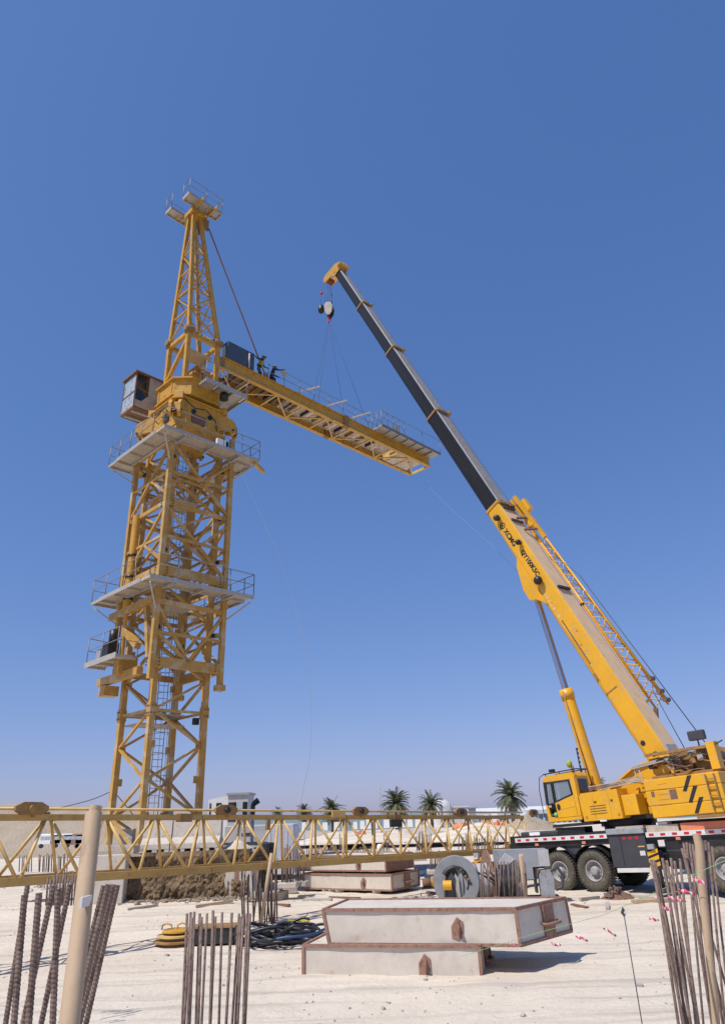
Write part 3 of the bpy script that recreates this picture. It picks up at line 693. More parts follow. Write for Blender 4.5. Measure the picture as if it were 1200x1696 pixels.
# local x points to the tower, front = -x
L_, W_, H_ = 1.75, 1.45, 2.3
MB().b2((-L_/2, -W_/2, 0), (L_/2, W_/2, .12)).emit('cab_floor', 'cabrust', cab)
for s in (-1, 1):
    MB().prism([(-L_/2+.05, .1), (L_/2, .1), (L_/2, .95), (-L_/2+.75, .95), (-L_/2+.45, .55), (-L_/2+.05, .55)], (0, .05, 0), (0, s*(W_/2-.025)-.025, 0), (1, 0, 0), (0, 0, 1)).emit('cab_side_wall', 'oldcab', cab)
    MB().b2((-.05, s*(W_/2-.025)-.022, .952), (L_/2, s*(W_/2-.025)+.022, H_)).emit('cab_rear_side', 'oldcab', cab)
    MB().b2((-L_/2+.06, s*(W_/2-.03)-.006, .58), (-.06, s*(W_/2-.03)+.006, H_-.05)).emit('side_window', 'darkglass', cab)
    MB().bar((-L_/2+.03, s*(W_/2-.03), .05), (-L_/2+.03, s*(W_/2-.03), H_), .07).emit('corner_frame', 'cabrust', cab)
    MB().bar((-L_/2+.05, s*(W_/2-.03), 1.35), (-.05, s*(W_/2-.03), 1.25), .05).emit('window_bar', 'cabrust', cab)
MB().b2((-L_/2+.02, -W_/2+.06, 1.12), (-L_/2+.035, W_/2-.06, H_-.06)).emit('front_window', 'oldglass', cab)
MB().b2((-L_/2+.02, -W_/2+.06, .3), (-L_/2+.035, W_/2-.06, 1.07)).emit('front_window', 'oldglass', cab)
MB().b2((-L_/2, -W_/2+.05, .12), (-L_/2+.05, W_/2-.05, .3)).emit('front_sill', 'oldcab', cab)
MB().b2((-L_/2-.01, -W_/2+.05, 1.07), (-L_/2+.045, W_/2-.05, 1.12)).emit('window_bar', 'cabrust', cab)
MB().b2((-L_/2-.1, -W_/2-.08, H_), (L_/2+.03, W_/2+.08, H_+.1)).emit('cab_roof', 'cabrust', cab)
MB().b2((L_/2-.05, -W_/2+.03, .12), (L_/2, W_/2-.03, H_)).emit('cab_back', 'oldcab', cab)
MB().b2((-.55, -.3, .12), (.1, .3, .7)).emit('seat', 'black', cab)
for y in (-.4, .35): MB().bar((-L_/2+.1, y, -.06), (L_/2+1.2, y-.25, -.06), .1, .12).emit('cab_beam', 'galv', cab)
MB().b2((L_/2+.02, -.45, .15), (L_/2+.75, .25, 1.75)).emit('cab_rear_cabinet', 'oldcab', cab)
MB().b2((L_/2+.1, -.62, .9), (L_/2+.45, -.46, 1.7)).emit('air_conditioner', 'brightwhite', cab)
#@@CJIB
# ------ counter jib
cj = part('counter_jib', tw, rot=A1-A0)
CZ = 26.6; x0, x1 = 1.35, 20.3; hw = .95
def ibeam(b, a, c, h, w, t=.05, tf=.045):
    b.bar(a, c, t, h-2*tf); up = V(0, 0, h/2-tf/2)
    b.bar(Vector(a)+up, Vector(c)+up, w, tf); b.bar(Vector(a)-up, Vector(c)-up, w, tf)
for s in (-1, 1):
    for k in range(2):
        g = MB(); xa = x0+(x1-x0)*k*.53; xb = x0+(x1-x0)*(.53 if k == 0 else 1)
        ibeam(g, (xa+.01, s*hw, CZ+.38), (xb-.01, s*hw, CZ+.38), .76, .26); g.emit('girder', 'upper', cj)
    xm = x0+(x1-x0)*.53
    MB().b2((xm-.2, s*hw-.16, CZ-.04), (xm+.2, s*hw+.16, CZ+.84)).emit('girder_splice', 'lug', cj)
    MB().box((x0-.1, s*hw, CZ+.4), (.5, .14, .6)).emit('girder_lug', 'lug', cj)
n = 9; dx = (x1-x0)/n
for i in range(n+1):
    x = x0+dx*i
    MB().b2((x-.05, -hw+.13, CZ+.02), (x+.05, hw-.13, CZ+.12)).emit('cross_beam', 'jibpaint', cj)
for i in range(n):
    a, b = (hw-.1, -hw+.1) if i % 2 else (-hw+.1, hw-.1)
    MB().bar((x0+dx*i, a, CZ+.04), (x0+dx*(i+1), b, CZ+.04), .08, .07).emit('cross_brace', 'jibpaint', cj)
# deck sheets between the girders
nsh = 13
for i in range(nsh):
    xa = x0+1.2+i*1.09
    if xa > x0+14.6 and xa < x0+17.2: continue
    MB().b2((xa, -hw+.14, CZ+.46), (xa+1.04, hw-.14, CZ+.5)).emit('deck_sheet', 'deckpanel' if i > 3 else 'lug', cj)
    if i < 5:
        MB().b2((xa+.1, -.6, CZ+.52), (xa+.5, -.2, CZ+.8), .03).emit('winch_gear', 'darkgrey' if i % 2 else 'lug', cj)
        MB().tube((xa+.2, -.55, CZ+.33), (xa+.2, .5, CZ+.3), .06, 8).emit('cable_run', 'black', cj)
for i in range(13):
    xa = x0+1.0+i*1.03; MB().b2((xa, -.45, CZ+.24), (xa+.07, .45, CZ+.45)).emit('deck_joist', 'lug' if i % 3 else 'black', cj)
MB().b2((x0+15.9, -hw+.15, CZ+.1), (x0+18.2, hw-.15, CZ+.16)).emit('ballast_tray', 'deckpanel', cj)
MB().b2((x0+15.6, -hw+.15, CZ+.1), (x0+15.85, hw-.15, CZ+.55)).emit('ballast_beam', 'jibpaint', cj)
g = MB()
for i in range(12): g.b2((x0+13.2+i*.2, -.7, CZ+.5), (x0+13.24+i*.2, .1, CZ+.62))
g.emit('grating', 'darkgrey', cj)
MB().b2((x1-.06, -hw, CZ), (x1+.06, hw, CZ+.16)).emit('end_beam', 'jibpaint', cj)
# railings both sides
top = CZ+.76
handrail(cj, [(x0+3.4, -hw, top), (x0+13.6, -hw, top)], h=1.15, r=.02, step=1.35)
handrail(cj, [(x0+1.2, hw, top), (x1-.2, hw, top)], h=1.1, r=.022, step=1.3, m='lug')
handrail(cj, [(x1, -hw, top), (x1, hw, top)], h=1.1, r=.02, step=1)
# cantilever walkway near the tip
for i in range(7):
    xa = x0+12.6+i*.93
    MB().b2((xa+.01, -hw-1.0, top-.02), (xa+.91, -hw-.15, top+.02)).emit('walkway_panel', 'galv', cj)
    MB().b2((xa, -hw-1.0, top-.13), (xa+.07, -hw-.14, top-.024)).emit('walkway_joist', 'rail', cj)
MB().b2((x0+12.58, -hw-1.05, top-.13), (x0+19.1, -hw-1.003, top+.08)).emit('edge_beam', 'rail', cj)
handrail(cj, [(x0+12.6, -hw-.1, top), (x0+12.6, -hw-1.02, top), (x0+15.0, -hw-1.02, top)], h=1.15, r=.024, step=.6)
handrail(cj, [(x0+15.0, -hw-1.02, top), (x0+19.1, -hw-1.02, top)], h=1.15, r=.018, step=2, mid=False)
MB().b2((x0+16.2, -.2, top), (x0+16.4, 0, top+2.1)).emit('davit_post', 'jibpaint', cj)
MB().b2((x0+13.8, hw-.06, top+.75), (x0+16.0, hw, top+1.0)).emit('toe_board', 'jibpaint', cj)
MB().b2((x0+17.0, hw-.06, top+.2), (x0+18.9, hw, top+.95)).emit('toe_board', 'deckpanel', cj)
MB().tube((x0+17.2, -1.5, top+.25), (x0+17.2, -.9, top+.25), .24, 14).emit('small_winch_drum', 'rust', cj)
MB().tube((x0+18.1, -1.3, top+.2), (x0+18.1, -.9, top+.2), .18, 12).emit('small_winch_drum', 'lug', cj)
# short outward spreader poles
for q in (.33, .46, .58): MB().bar((x0+(x1-x0)*q-.5, -hw, top+.1), (x0+(x1-x0)*q+.75, -hw-.75, top+.75), .09, .09).emit('spreader_pole', 'deckpanel', cj)
for q in (.28, .3): MB().lathe([(0, -.03), (.2, -.03), (.2, .03), (0, .03)], (x0+(x1-x0)*.245, -hw+.0, top+1.05), (0, 1, 0), 16, False).emit('lamp_disc', 'jibpaint', cj) if q == .28 else None
# electric cabinet
MB().b2((x0+.25, -hw-.15, top), (x0+2.2, -hw+.45, top+1.25), .03).emit('electric_cabinet', 'bluegrey', cj)
MB().tube((x0+1.75, -hw-.25, top), (x0+1.75, -hw-.25, top+1.0), .05, 8).emit('cabinet_bracket', 'galv', cj)
# tie rod from the cathead
tr_ = MB(); tr_.tube((off.x+.8, -.2, 37.2), (x0+3.2, -hw, top+.15), .045, 8); tr_.emit('tie_bar', 'tierod', cj)
MB().box((x0+3.2, -hw, top+.2), (.3, .12, .4)).emit('tie_lug', 'lug', cj)
UPM = Matrix.Translation(TC) @ Matrix.Rotation(A1, 4, 'Z')
def up_w(x, y, z): return UPM @ Vector((x, y, z))
#@@MOBILE
# ============================================================ mobile crane
def frame(P, yaw, pitch):
    c, s = math.cos(yaw), math.sin(yaw); cp, sp_ = math.cos(pitch), math.sin(pitch)
    return Matrix(((c, -s, 0), (s, c, 0), (0, 0, 1))) @ Matrix(((cp, 0, sp_), (0, 1, 0), (-sp_, 0, cp)))
MY = R(134.0); MP = R(2.0)
MO = Vector((9.25, 31.0, 0.0))
mrot = frame(None, MY, MP)
mc = thing('mobile_crane', 'yellow telescopic truck crane with a black extended boom and dusty wheels at the right', 'mobile crane', MO, mrot)
# local: +x = carrier rear (picture left), +y = towards the camera
Ynear = 1.5
# chassis
MB().b2((-12, -.55, .75), (3.6, .55, 1.35)).emit('chassis_frame', 'black', mc)
MB().b2((-12, -1.42, 1.62), (-2.33, 1.42, 1.86)).emit('deck', 'black', mc)
MB().b2((-.82, -1.42, 1.55), (3.7, 1.42, 1.98)).emit('rear_deck', 'black', mc)
MB().b2((3.3, -1.35, 1.1), (3.85, 1.35, 1.72), .05).emit('rear_bumper', 'black', mc)
MB().b2((1.4, .4, 1.9), (3.2, 1.35, 2.12), .05).emit('deck_hump', 'darkgrey', mc)
MB().b2((.2, .7, 1.98), (1.5, 1.3, 2.2)).emit('deck_box', 'black', mc)
MB().b2((2.2, 1.38, 1.98), (2.7, 1.43, 2.1)).emit('number_plate', 'brightwhite', mc)
MB().b2((-12, .9, 1.15), (-2.95, 1.40, 1.615)).emit('side_locker', 'black', mc)
MB().b2((-12, .2, .85), (-2.6, .9, 1.2)).emit('fuel_tank_row', 'black', mc)
# marking strips
def strip(x0, x1, z, y=1.505, n=None, parent=mc, w=.16):
    MB().b2((x0, y-.06, z), (x1, y, z+w)).emit('side_rail', 'tape', parent)
    n = n or int((x1-x0)/.42)
    for i in range(n):
        xa = x0+(x1-x0)*(i+.3)/n; MB().b2((xa, y+.002, z+w*.25), (xa+(x1-x0)/n*.42, y+.006, z+w*.75)).emit('red_reflector', 'red', parent)
strip(-.80, 3.4, 1.75); strip(-11.9, -2.36, 1.72, n=22)
for x in (.15, 2.3, -3.6, -5.5): MB().b2((x, 1.43, 1.6), (x+.16, 1.49, 1.69)).emit('side_lamp', 'orange', mc)
# tool cabinet between the axles
MB().b2((-6.5, -1.0, 1.865), (-2.4, .88, 2.2)).emit('deck_structure', 'black', mc)
cabn = part('tool_cabinet', mc)
MB().b2((-2.3, .55, .78), (-.84, 1.5, 1.86), .02).emit('cabinet_body', 'darkgrey', cabn)
MB().b2((-1.32, 1.5, .82), (-1.30, 1.507, 1.8)).emit('door_gap', 'black', cabn)
MB().b2((-2.32, .5, 1.862), (-.82, 1.56, 2.06), .02).emit('cabinet_lid', 'grey', cabn)
MB().b2((-2.3, 1.42, .62), (-.98, 1.52, .76)).emit('step_rail', 'tape', cabn)
for i in range(3): MB().b2((-1.55-i*.25, 1.502, 1.68), (-1.42-i*.25, 1.508, 1.77)).emit('red_reflector', 'red', cabn)
MB().b2((-2.2, 1.5, 1.15), (-2.0, 1.507, 1.3)).emit('sticker', 'tape', cabn)
MB().b2((-2.22, 1.5, 1.42), (-1.97, 1.507, 1.46)).emit('sticker', 'jibpaint', cabn)
# wheels
def make_wheel():
    w = part('wheel', mc)
    y0 = 0
    prof = [(.36, .06), (.42, .13), (.60, .16), (.66, .12), (.68, .02), (.68, -.22), (.66, -.30), (.60, -.34), (.36, -.3)]
    MB().lathe(prof, (0, 0, 0), (0, 1, 0), 40).emit('tyre', 'tyre', w)
    tb = MB()
    for k in range(44):
        a = 2*math.pi*k/44
        for yy, sk in ((.06, 1), (-.24, -1)):
            c = V(math.cos(a)*.685, yy-.03, math.sin(a)*.685); rr = Matrix.Rotation(-a, 3, 'Y')
            tb.box(c, (.035, .17, .05), rr)
    tb.emit('tread_blocks', 'tyre', w, kind='stuff')
    MB().lathe([(.37, .07), (.36, .1), (.33, .1), (.30, .02), (.27, -.04), (.17, -.05), (.16, .03), (.15, .09), (.10, .11), (0, .11)], (0, 0, 0), (0, 1, 0), 32).emit('rim', 'rim', w)
    nb = MB()
    for k in range(10):
        a = 2*math.pi*k/10; nb.tube((math.cos(a)*.22, -.05, math.sin(a)*.22), (math.cos(a)*.22, 0, math.sin(a)*.22), .02, 6)
    nb.emit('wheel_nuts', 'rim', w)
    return w
wx = [1.5, 0, -4.9, -6.4, -9.0, -10.5]
w0 = make_wheel()
for i, x in enumerate(wx):
    for s in (1, -1):
        w = w0 if (i == 0 and s == 1) else copy_tree(w0, mc)
        w.matrix_local = Matrix.Translation((x, s*1.42-.02*s, .68-.0)) @ Matrix.Rotation(0 if s == 1 else math.pi, 4, 'Z')
        MB().tube((x, s*.4, .68), (x, s*1.25, .68), .12, 8).emit('axle', 'black', mc) if s == 1 else None
for x in (1.5, 0):
    arc = [V(x+.86*math.cos(t), 0, .68+.86*math.sin(t)) for t in [R(a) for a in range(30, 156, 12)]]
    f = MB()
    for a, b in zip(arc[:-1], arc[1:]):
        f.add([a+V(0, .95, 0), a+V(0, 1.5, 0), b+V(0, 1.5, 0), b+V(0, .95, 0), a+V(0, .95, .03), a+V(0, 1.5, .03), b+V(0, 1.5, .03), b+V(0, .95, .03)], [(0, 1, 2, 3), (7, 6, 5, 4), (0, 4, 5, 1), (3, 2, 6, 7), (1, 5, 6, 2), (0, 3, 7, 4)])
    f.emit('mudguard', 'black', mc)
MB().prism([(.45, 1.55), (1.15, 1.55), (1.0, 1.25), (.6, 1.25)], (0, .06, 0), (0, 1.3, 0), (1, 0, 0), (0, 0, 1)).emit('mudguard_bracket', 'darkgrey', mc)
# outriggers
def outrigger(x, ext, lab, sx=1):
    o = part('outrigger', mc, label=lab)
    MB().b2((x-.22, -1.5, .78), (x+.22, 1.45, 1.2)).emit('outrigger_box', 'black', o)
    MB().b2((x-.17, 1.45, .82), (x+.17, 1.45+ext, 1.16)).emit('outrigger_beam', 'black', o)
    ye = 1.45+ext
    MB().b2((x-.2, ye, .72), (x+.2, ye+.34, 1.3), .02).emit('jack_housing', 'black', o)
    MB().tube((x, ye+.17, .1), (x, ye+.17, 1.45), .1, 14).emit('jack_cylinder', 'black', o)
    MB().lathe([(0, 0), (.28, 0), (.24, .08), (.08, .16), (0, .16)], (x, ye+.17, .02), (0, 0, 1), 18).emit('jack_foot', 'black', o)
    for k in range(3):
        MB().prism([(-.2, k*.2), (.2, k*.2-.12), (.2, k*.2), (-.2, k*.2+.12)], (0, .006, 0), (x, ye+.342, .86), (1, 0, 0), (0, 0, 1)).emit('hazard_stripe', 'crane', o)
    MB().b2((x-.5, -1.4, .8), (x-.23, 1.4, 1.2)).emit('outrigger_box', 'black', o) if x < 0 else None
    MB().b2((x-1.6, .4, .7), (x-.25, 1.47, 1.3), .03).emit('front_housing', 'black', o) if x < 0 else None
    MB().b2((x-.12, ye+.3, 1.36), (x+.12, ye+.42, 1.52)).emit('outrigger_lamp', 'grey', o)
# ============================================================ superstructure
SO = V(-1.05, 0, .06)          # turntable centre in the carrier frame
SY = R(-3.5); SP = R(1.0)
srot = frame(None, SY, SP)
ss = Matrix.Translation(SO) @ srot.to_4x4()
def spart(name, label=None):
    o = bpy.data.objects.new(name, None); COL.objects.link(o); o.parent = mc; o.matrix_local = ss
    if label: o['label'] = label
    return o
outrigger(3.45, 2.25, 'rear outrigger with hazard striped jack'); outrigger(-2.75, .25, 'front outrigger beside the tool cabinet')
tt = spart('turntable')
MB().lathe([(0, 1.86), (.95, 1.86), (.95, 2.1), (1.05, 2.1), (1.05, 2.25), (0, 2.25)], (0, 0, 0), (0, 0, 1), 36, False).emit('slewing_ring', 'black', tt)
MB().b2((-3.3, -.95, 2.25), (1.5, .95, 2.4)).emit('turntable_plate', 'black', tt)
MB().b2((.6, .9, 2.2), (2.5, 1.5, 2.3)).emit('cab_support', 'black', tt)
# boom cheeks
for s in (-1, 1):
    MB().prism([(1.3, 2.4), (1.35, 2.75), (-1.2, 4.05), (-2.3, 4.3), (-2.75, 4.1), (-3.1, 3.3), (-3.3, 2.4)], (0, .08, 0), (0, s*.62-.04, 0), (1, 0, 0), (0, 0, 1)).emit('boom_cheek', 'crane', tt)
    e = MB()
    pts = [(1.35, 2.75), (-1.2, 4.05), (-2.3, 4.3), (-2.75, 4.1)]
    for a, b in zip(pts[:-1], pts[1:]): e.bar((a[0], s*.68, a[1]), (b[0], s*.68, b[1]), .22, .06)
    e.emit('cheek_flange', 'crane', tt)
for xx, zz in ((-.9, 3.35), (-1.9, 3.55)): MB().bar((xx, .72, 2.4), (xx-.25, .72, zz), .08, .1).emit('cheek_rib', 'crane', tt)
# engine / valve box behind the cab
bx = spart('side_box')
MB().prism([(-.72, 2.32), (.98, 2.32), (.98, 2.42), (1.02, 3.2), (.92, 3.32), (-.7, 3.34)], (0, .72, 0), (0, .78, 0), (1, 0, 0), (0, 0, 1)).emit('box_body', 'crane', bx)
MB().b2((-.72, 1.0, 2.28), (.98, 1.46, 2.318)).emit('box_floor', 'black', bx)
for i in range(4): MB().b2((-.1, 1.5, 2.55+i*.09), (.62, 1.512, 2.565+i*.09)).emit('vent_slit', 'darkgrey', bx)
MB().b2((.0, 1.47, 2.27), (.28, 1.5, 2.36)).emit('sticker', 'brightwhite', bx)
MB().b2((-1.35, .75, 2.4), (-.73, 1.35, 3.1), .02).emit('rear_box', 'crane', bx)
for xx in (-.28, .42): MB().b2((xx, 1.5, 2.36), (xx+.012, 1.504, 3.2)).emit('panel_seam', 'lug', bx)
for xx in (-.45, .28): MB().b2((xx, 1.5, 2.95), (xx+.1, 1.53, 2.99)).emit('panel_handle', 'black', bx)
for xx in (-.62, .8): MB().b2((xx, 1.5, 2.42), (xx+.06, 1.515, 2.5)).emit('hinge', 'lug', bx)
hs = MB()
for k, zz in enumerate((3.38, 3.48, 3.58)):
    hs.path([V(.2-.1*k, 1.3-.1*k, 3.3), V(.15-.1*k, 1.3-.1*k, zz), V(-1.3, 1.2-.1*k, zz+.1), V(-1.7, 1.0, zz+.05)], .018, 5)
hs.emit('hydraulic_pipes', 'galv', bx)
# operator cab
cb = spart('crane_cab')
cx0, cx1, cy0, cy1, cz0_, cz1_ = 1.06, 2.66, .6, 1.5, 2.4, 4.12
MB().b2((cx0, cy0, cz0_), (cx1, cy1, cz0_+.14), .02).emit('cab_floor', 'crane', cb)
roof = [(cx0, 4.0), (cx0+.1, 4.14), (cx1-.25, 4.12), (cx1-.02, 3.98), (cx1-.02, 3.9), (cx0, 3.9)]
MB().prism(roof, (0, cy1-cy0, 0), (0, cy0, 0), (1, 0, 0), (0, 0, 1)).emit('cab_roof', 'crane', cb)
yy = cy1-.04
def pan(name, poly, m, y=yy, t=.05, parent=cb): return MB().prism(poly, (0, t, 0), (0, y, 0), (1, 0, 0), (0, 0, 1)).emit(name, m, parent)
def fr_bars(name, poly, m, y, w=.055, parent=cb):
    b = MB()
    for p, q in zip(poly, poly[1:]+poly[:1]): b.bar((p[0], y, p[1]), (q[0], y, q[1]), .05, w, (0, 1, 0)) if False else b.bar((p[0], y, p[1]), (q[0], y, q[1]), w, w)
    b.emit(name, m, parent)
pan('rear_pillar', [(cx0, 2.54), (cx0+.15, 2.54), (cx0+.22, 3.9), (cx0, 3.9)], 'crane')
pan('door_panel', [(cx0+.17, 2.54), (cx1-.5, 2.54), (cx1-.48, 3.1), (cx0+.2, 3.3)], 'crane')
win = [(cx0+.25, 3.33), (cx1-.5, 3.12), (cx1-.52, 3.85), (cx0+.31, 3.85)]
fr_bars('door_window_frame', win, 'black', yy+.03)
pan('door_window', win, 'glass', yy+.02, .01)
sw = [(cx1-.44, 3.08), (cx1-.1, 3.04), (cx1-.16, 3.85), (cx1-.44, 3.85)]
fr_bars('front_side_window_frame', sw, 'black', yy+.03)
pan('front_side_window', sw, 'glass', yy+.02, .01)
MB().bar((cx1-.07, yy+.02, 3.05), (cx1-.1, yy+.02, 3.9), .08).emit('front_pillar', 'black', cb)
pan('door_recess', [(cx1-.46, 2.56), (cx1-.14, 2.56), (cx1-.12, 2.66), (cx1-.14, 3.04), (cx1-.46, 3.06)], 'black', yy-.15, .02)
pan('front_sill', [(cx1-.48, 2.42), (cx1, 2.42), (cx1, 3.04), (cx1-.1, 3.04), (cx1-.16, 2.6), (cx1-.48, 2.54)], 'crane')
pan('door_seam', [(cx0+.2, 2.88), (cx1-.5, 2.80), (cx1-.5, 2.81), (cx0+.2, 2.89)], 'lug', yy+.047, .006)
MB().sphere((cx1-.62, cy1+.015, 2.93), .085, 12, 6, (1, .3, 1.5)).emit('door_handle', 'black', cb)
MB().b2((cx0-.02, cy0, 2.5), (cx0+.02, cy1-.05, 3.3)).emit('cab_back', 'crane', cb)
MB().b2((cx0-.02, cy0, 3.3), (cx0+.02, cy0+.12, 3.9)).emit('cab_back_pillar', 'crane', cb)
MB().b2((cx0-.02, cy1-.17, 3.3), (cx0+.02, cy1-.05, 3.9)).emit('cab_back_pillar', 'crane', cb)
MB().b2((cx0-.03, cy0+.122, 3.32), (cx0, cy1-.172, 3.88)).emit('rear_window', 'darkglass', cb)
MB().b2((cx0+.03, cy0, 2.5), (cx1-.1, cy0+.04, 3.1)).emit('cab_inner_side', 'crane', cb)
MB().b2((cx0+.05, cy0, 3.1), (cx1-.1, cy0+.02, 3.88)).emit('far_window', 'glass', cb)
MB().prism([(0, 2.95), (.04, 2.95), (-.04, 3.9), (-.08, 3.9)], (0, cy1-cy0-.1, 0), (cx1-.02, cy0+.05, 0), (1, 0, 0), (0, 0, 1)).emit('windscreen', 'glass', cb)
MB().b2((cx1-.04, cy0+.02, 2.46), (cx1, cy1-.06, 2.95)).emit('cab_front', 'crane', cb)
MB().b2((1.35, .85, 2.55), (1.8, 1.3, 3.0), .05).emit('seat', 'darkgrey', cb)
MB().b2((1.3, .85, 3.0), (1.42, 1.3, 3.7), .05).emit('seat_back', 'darkgrey', cb)
MB().b2((2.2, .75, 2.55), (2.45, 1.2, 3.05), .03).emit('control_console', 'black', cb)
MB().sphere((2.33, 1.38, 2.66), .09, 10, 6).emit('bottle_bag', 'green', cb)
MB().sphere((2.5, 1.38, 2.64), .07, 10, 6).emit('water_bottle', 'hoseblue', cb)
rk = MB()
for y in (cy0+.05, cy1-.05): rk.tube((cx0-.1, y, 4.24), (cx1-.1, y, 4.2), .025, 6)
rk.tube((cx0-.1, cy0+.05, 4.24), (cx0-.1, cy1-.05, 4.24), .025, 6)
for x in (cx0, cx0+.7, cx1-.2):
    for y in (cy0+.05, cy1-.05): rk.tube((x, y, 4.1), (x, y, 4.22), .018, 6)
rk.path([V(cx1-.1, cy1-.05, 4.2), V(cx1+.12, cy1-.03, 4.1), V(cx1+.2, cy1, 3.6), V(cx1+.17, cy1, 2.6)], .016, 6)
rk.emit('roof_guard_rail', 'black', cb)
MB().b2((cx1-.55, 1.2, 4.25), (cx1-.33, 1.38, 4.37), .02).emit('work_lamp', 'black', cb)
MB().sphere((cx0+.35, 1.15, 4.48), .12, 12, 8, (1, 1, 1.3)).emit('beacon_cover', 'hivis', cb)
MB().tube((cx0+.27, 1.1, 4.1), (cx0+.27, 1.1, 4.4), .06, 8).emit('beacon_stand', 'rust', cb)
cn = MB()
for k in range(11): cn.box((cx0-.05+.012*(k % 2), 1.0, 4.16+k*.085), (.03 if k % 2 else .07, .05, .08))
cn.emit('aerial', 'black', cb)
# counterweight
cw = spart('counterweight')
X0 = -4.7; X1 = -1.85
for k, (za, zb) in enumerate(((2.22, 2.62), (2.62, 3.12), (3.12, 3.5))):
    MB().b2((X0, -1.5, za+.004), (X1+.0-.08*(k == 0), 1.5, zb), .03).emit('counterweight_slab', 'crane', cw)
MB().b2((-3.05, 1.5, 2.78), (-2.78, 1.507, 3.1)).emit('lifting_pocket', 'rust', cw)
MB().b2((-2.2, 1.5, 2.92), (-2.07, 1.507, 3.1)).emit('lifting_pocket', 'rust', cw)
for k in range(3):
    zo = 2.98-k*.36; xo = -3.42-k*.11
    MB().prism([(xo, zo), (xo+.13, zo+.02), (xo-.17, zo+.5), (xo-.33, zo+.5)], (0, .008, 0), (0, 1.5, 0), (1, 0, 0), (0, 0, 1)).emit('hazard_stripe', 'black', cw)
ldr = MB()
for x in (-4.55, -4.25): ldr.bar((x, 1.56, 2.3), (x, 1.56, 3.45), .04)
for k in range(4): ldr.bar((-4.55, 1.56, 2.5+k*.26), (-4.25, 1.56, 2.5+k*.26), .035)
ldr.emit('ladder', 'lug', cw)
MB().b2((-4.7, 1.3, 2.1), (-3.6, 1.6, 2.2)).emit('counterweight_foot', 'lug', cw)
for i in range(5): MB().b2((-2.75+.0*i, 1.5, 3.3-.17*i), (-2.4+.03*i, 1.5035, 3.315-.17*i)).emit('warning_text', 'lug', cw)
# winch deck with hoses behind the boom foot
wd = spart('winch_deck')
MB().b2((-4.6, -1.1, 3.52), (-2.0, 1.05, 3.62)).emit('deck_plate', 'lug', wd)
MB().tube((-3.1, -.6, 4.0), (-3.1, .6, 4.0), .34, 20).emit('hoist_drum', 'rope', wd)
MB().tube((-4.0, -.6, 3.98), (-4.0, .6, 3.98), .32, 20).emit('hoist_drum', 'rope', wd)
for x in (-3.1, -4.0):
    for y in (-.66, .62): MB().lathe([(0, 0), (.44, 0), (.44, .05), (0, .05)], (x, y, 4.0), (0, 1, 0), 22, False).emit('drum_flange', 'lug', wd)
MB().b2((-4.6, .9, 4.32), (-1.9, 1.06, 4.42)).emit('top_rail', 'lug', wd)
MB().b2((-4.65, .75, 3.6), (-4.35, 1.1, 4.5)).emit('rear_post', 'crane', wd)
MB().b2((-2.9, .95, 3.6), (-2.8, 1.05, 4.34)).emit('rail_post', 'crane', wd)
random.seed(5)
for k in range(12):
    xs_ = -2.0-random.random()*2.2; z0 = 3.7+random.random()*.5
    p = [V(xs_, .95+random.random()*.2, z0)]
    for j in range(5): p.append(p[-1]+V(-.1-random.random()*.16, random.uniform(-.06, .06), random.uniform(-.13, .11)))
    MB().path(p, .022, 6).emit('hydraulic_hose', ('hose', 'rust', 'hose', 'lug')[k % 4], wd)
for k in range(7):
    xs_ = -2.1-random.random()*2.1; MB().b2((xs_, .8, 3.66+random.random()*.35), (xs_+.22, 1.05, 4.05+random.random()*.2), .02).emit('valve_block', ('rust', 'galv', 'lug', 'black')[k % 4], wd)
hs = MB()
for k in range(3): hs.tube((-1.3, 1.05+.07*k, 4.05-.05*k), (-3.0, 1.1, 4.2-.04*k), .022, 6)
for k in range(3): hs.tube((.6, 1.25+.05*k, 3.42+.05*k), (-1.6, 1.2, 3.52+.05*k), .02, 6)
hs.tube((-1.45, 1.2, 3.5), (-1.4, 1.1, 4.05), .022, 6); hs.tube((-1.7, 1.2, 3.5), (-1.55, 1.1, 4.05), .022, 6)
hs.emit('hydraulic_pipes', 'galv', wd)
MB().tube((-2.25, .5, 4.42), (-2.25, .5, 4.62), .11, 12).emit('beacon', 'orange', wd)
fl = MB(); fl.b2((-4.35, .82, 4.62), (-3.75, 1.05, 4.95), .04); fl.emit('floodlight', 'darkgrey', wd)
MB().tube((-4.05, .95, 4.42), (-4.05, .95, 4.65), .03, 6).emit('lamp_bracket', 'black', wd)
# things on deck under counterweight
MB().b2((-2.3, .9, 2.02), (-1.2, 1.45, 2.12)).emit('deck_plank', 'deck', mc)
MB().b2((-3.6, .9, 1.87), (-2.4, 1.45, 2.1)).emit('deck_toolbox', 'deck', mc)
MB().b2((-3.2, 1.0, 2.1), (-2.8, 1.4, 2.18)).emit('sticker', 'brightwhite', mc)
MB().b2((-5.9, 1.0, 1.87), (-3.7, 1.47, 2.12)).emit('orange_panel', 'orange', mc)
#@@BOOM
# ---- boom: from foot pin to head
MW = Matrix.Translation(MO) @ mrot.to_4x4() @ ss if False else (Matrix.Translation(MO) @ mrot.to_4x4() @ ss)
FOOT = MW @ V(-2.25, 0, 3.95)
HEAD = atY(560, 450, 41.0)
bd = (HEAD-FOOT); BL = bd.length; bd.normalize()
by = (MW.to_3x3() @ V(0, 1, 0)); by = (by-bd*by.dot(bd)).normalized()   # towards the camera side
bz = bd.cross(by).normalized()
if bz.z < 0: bz = -bz
bz_up = bz   # back face normal of the boom
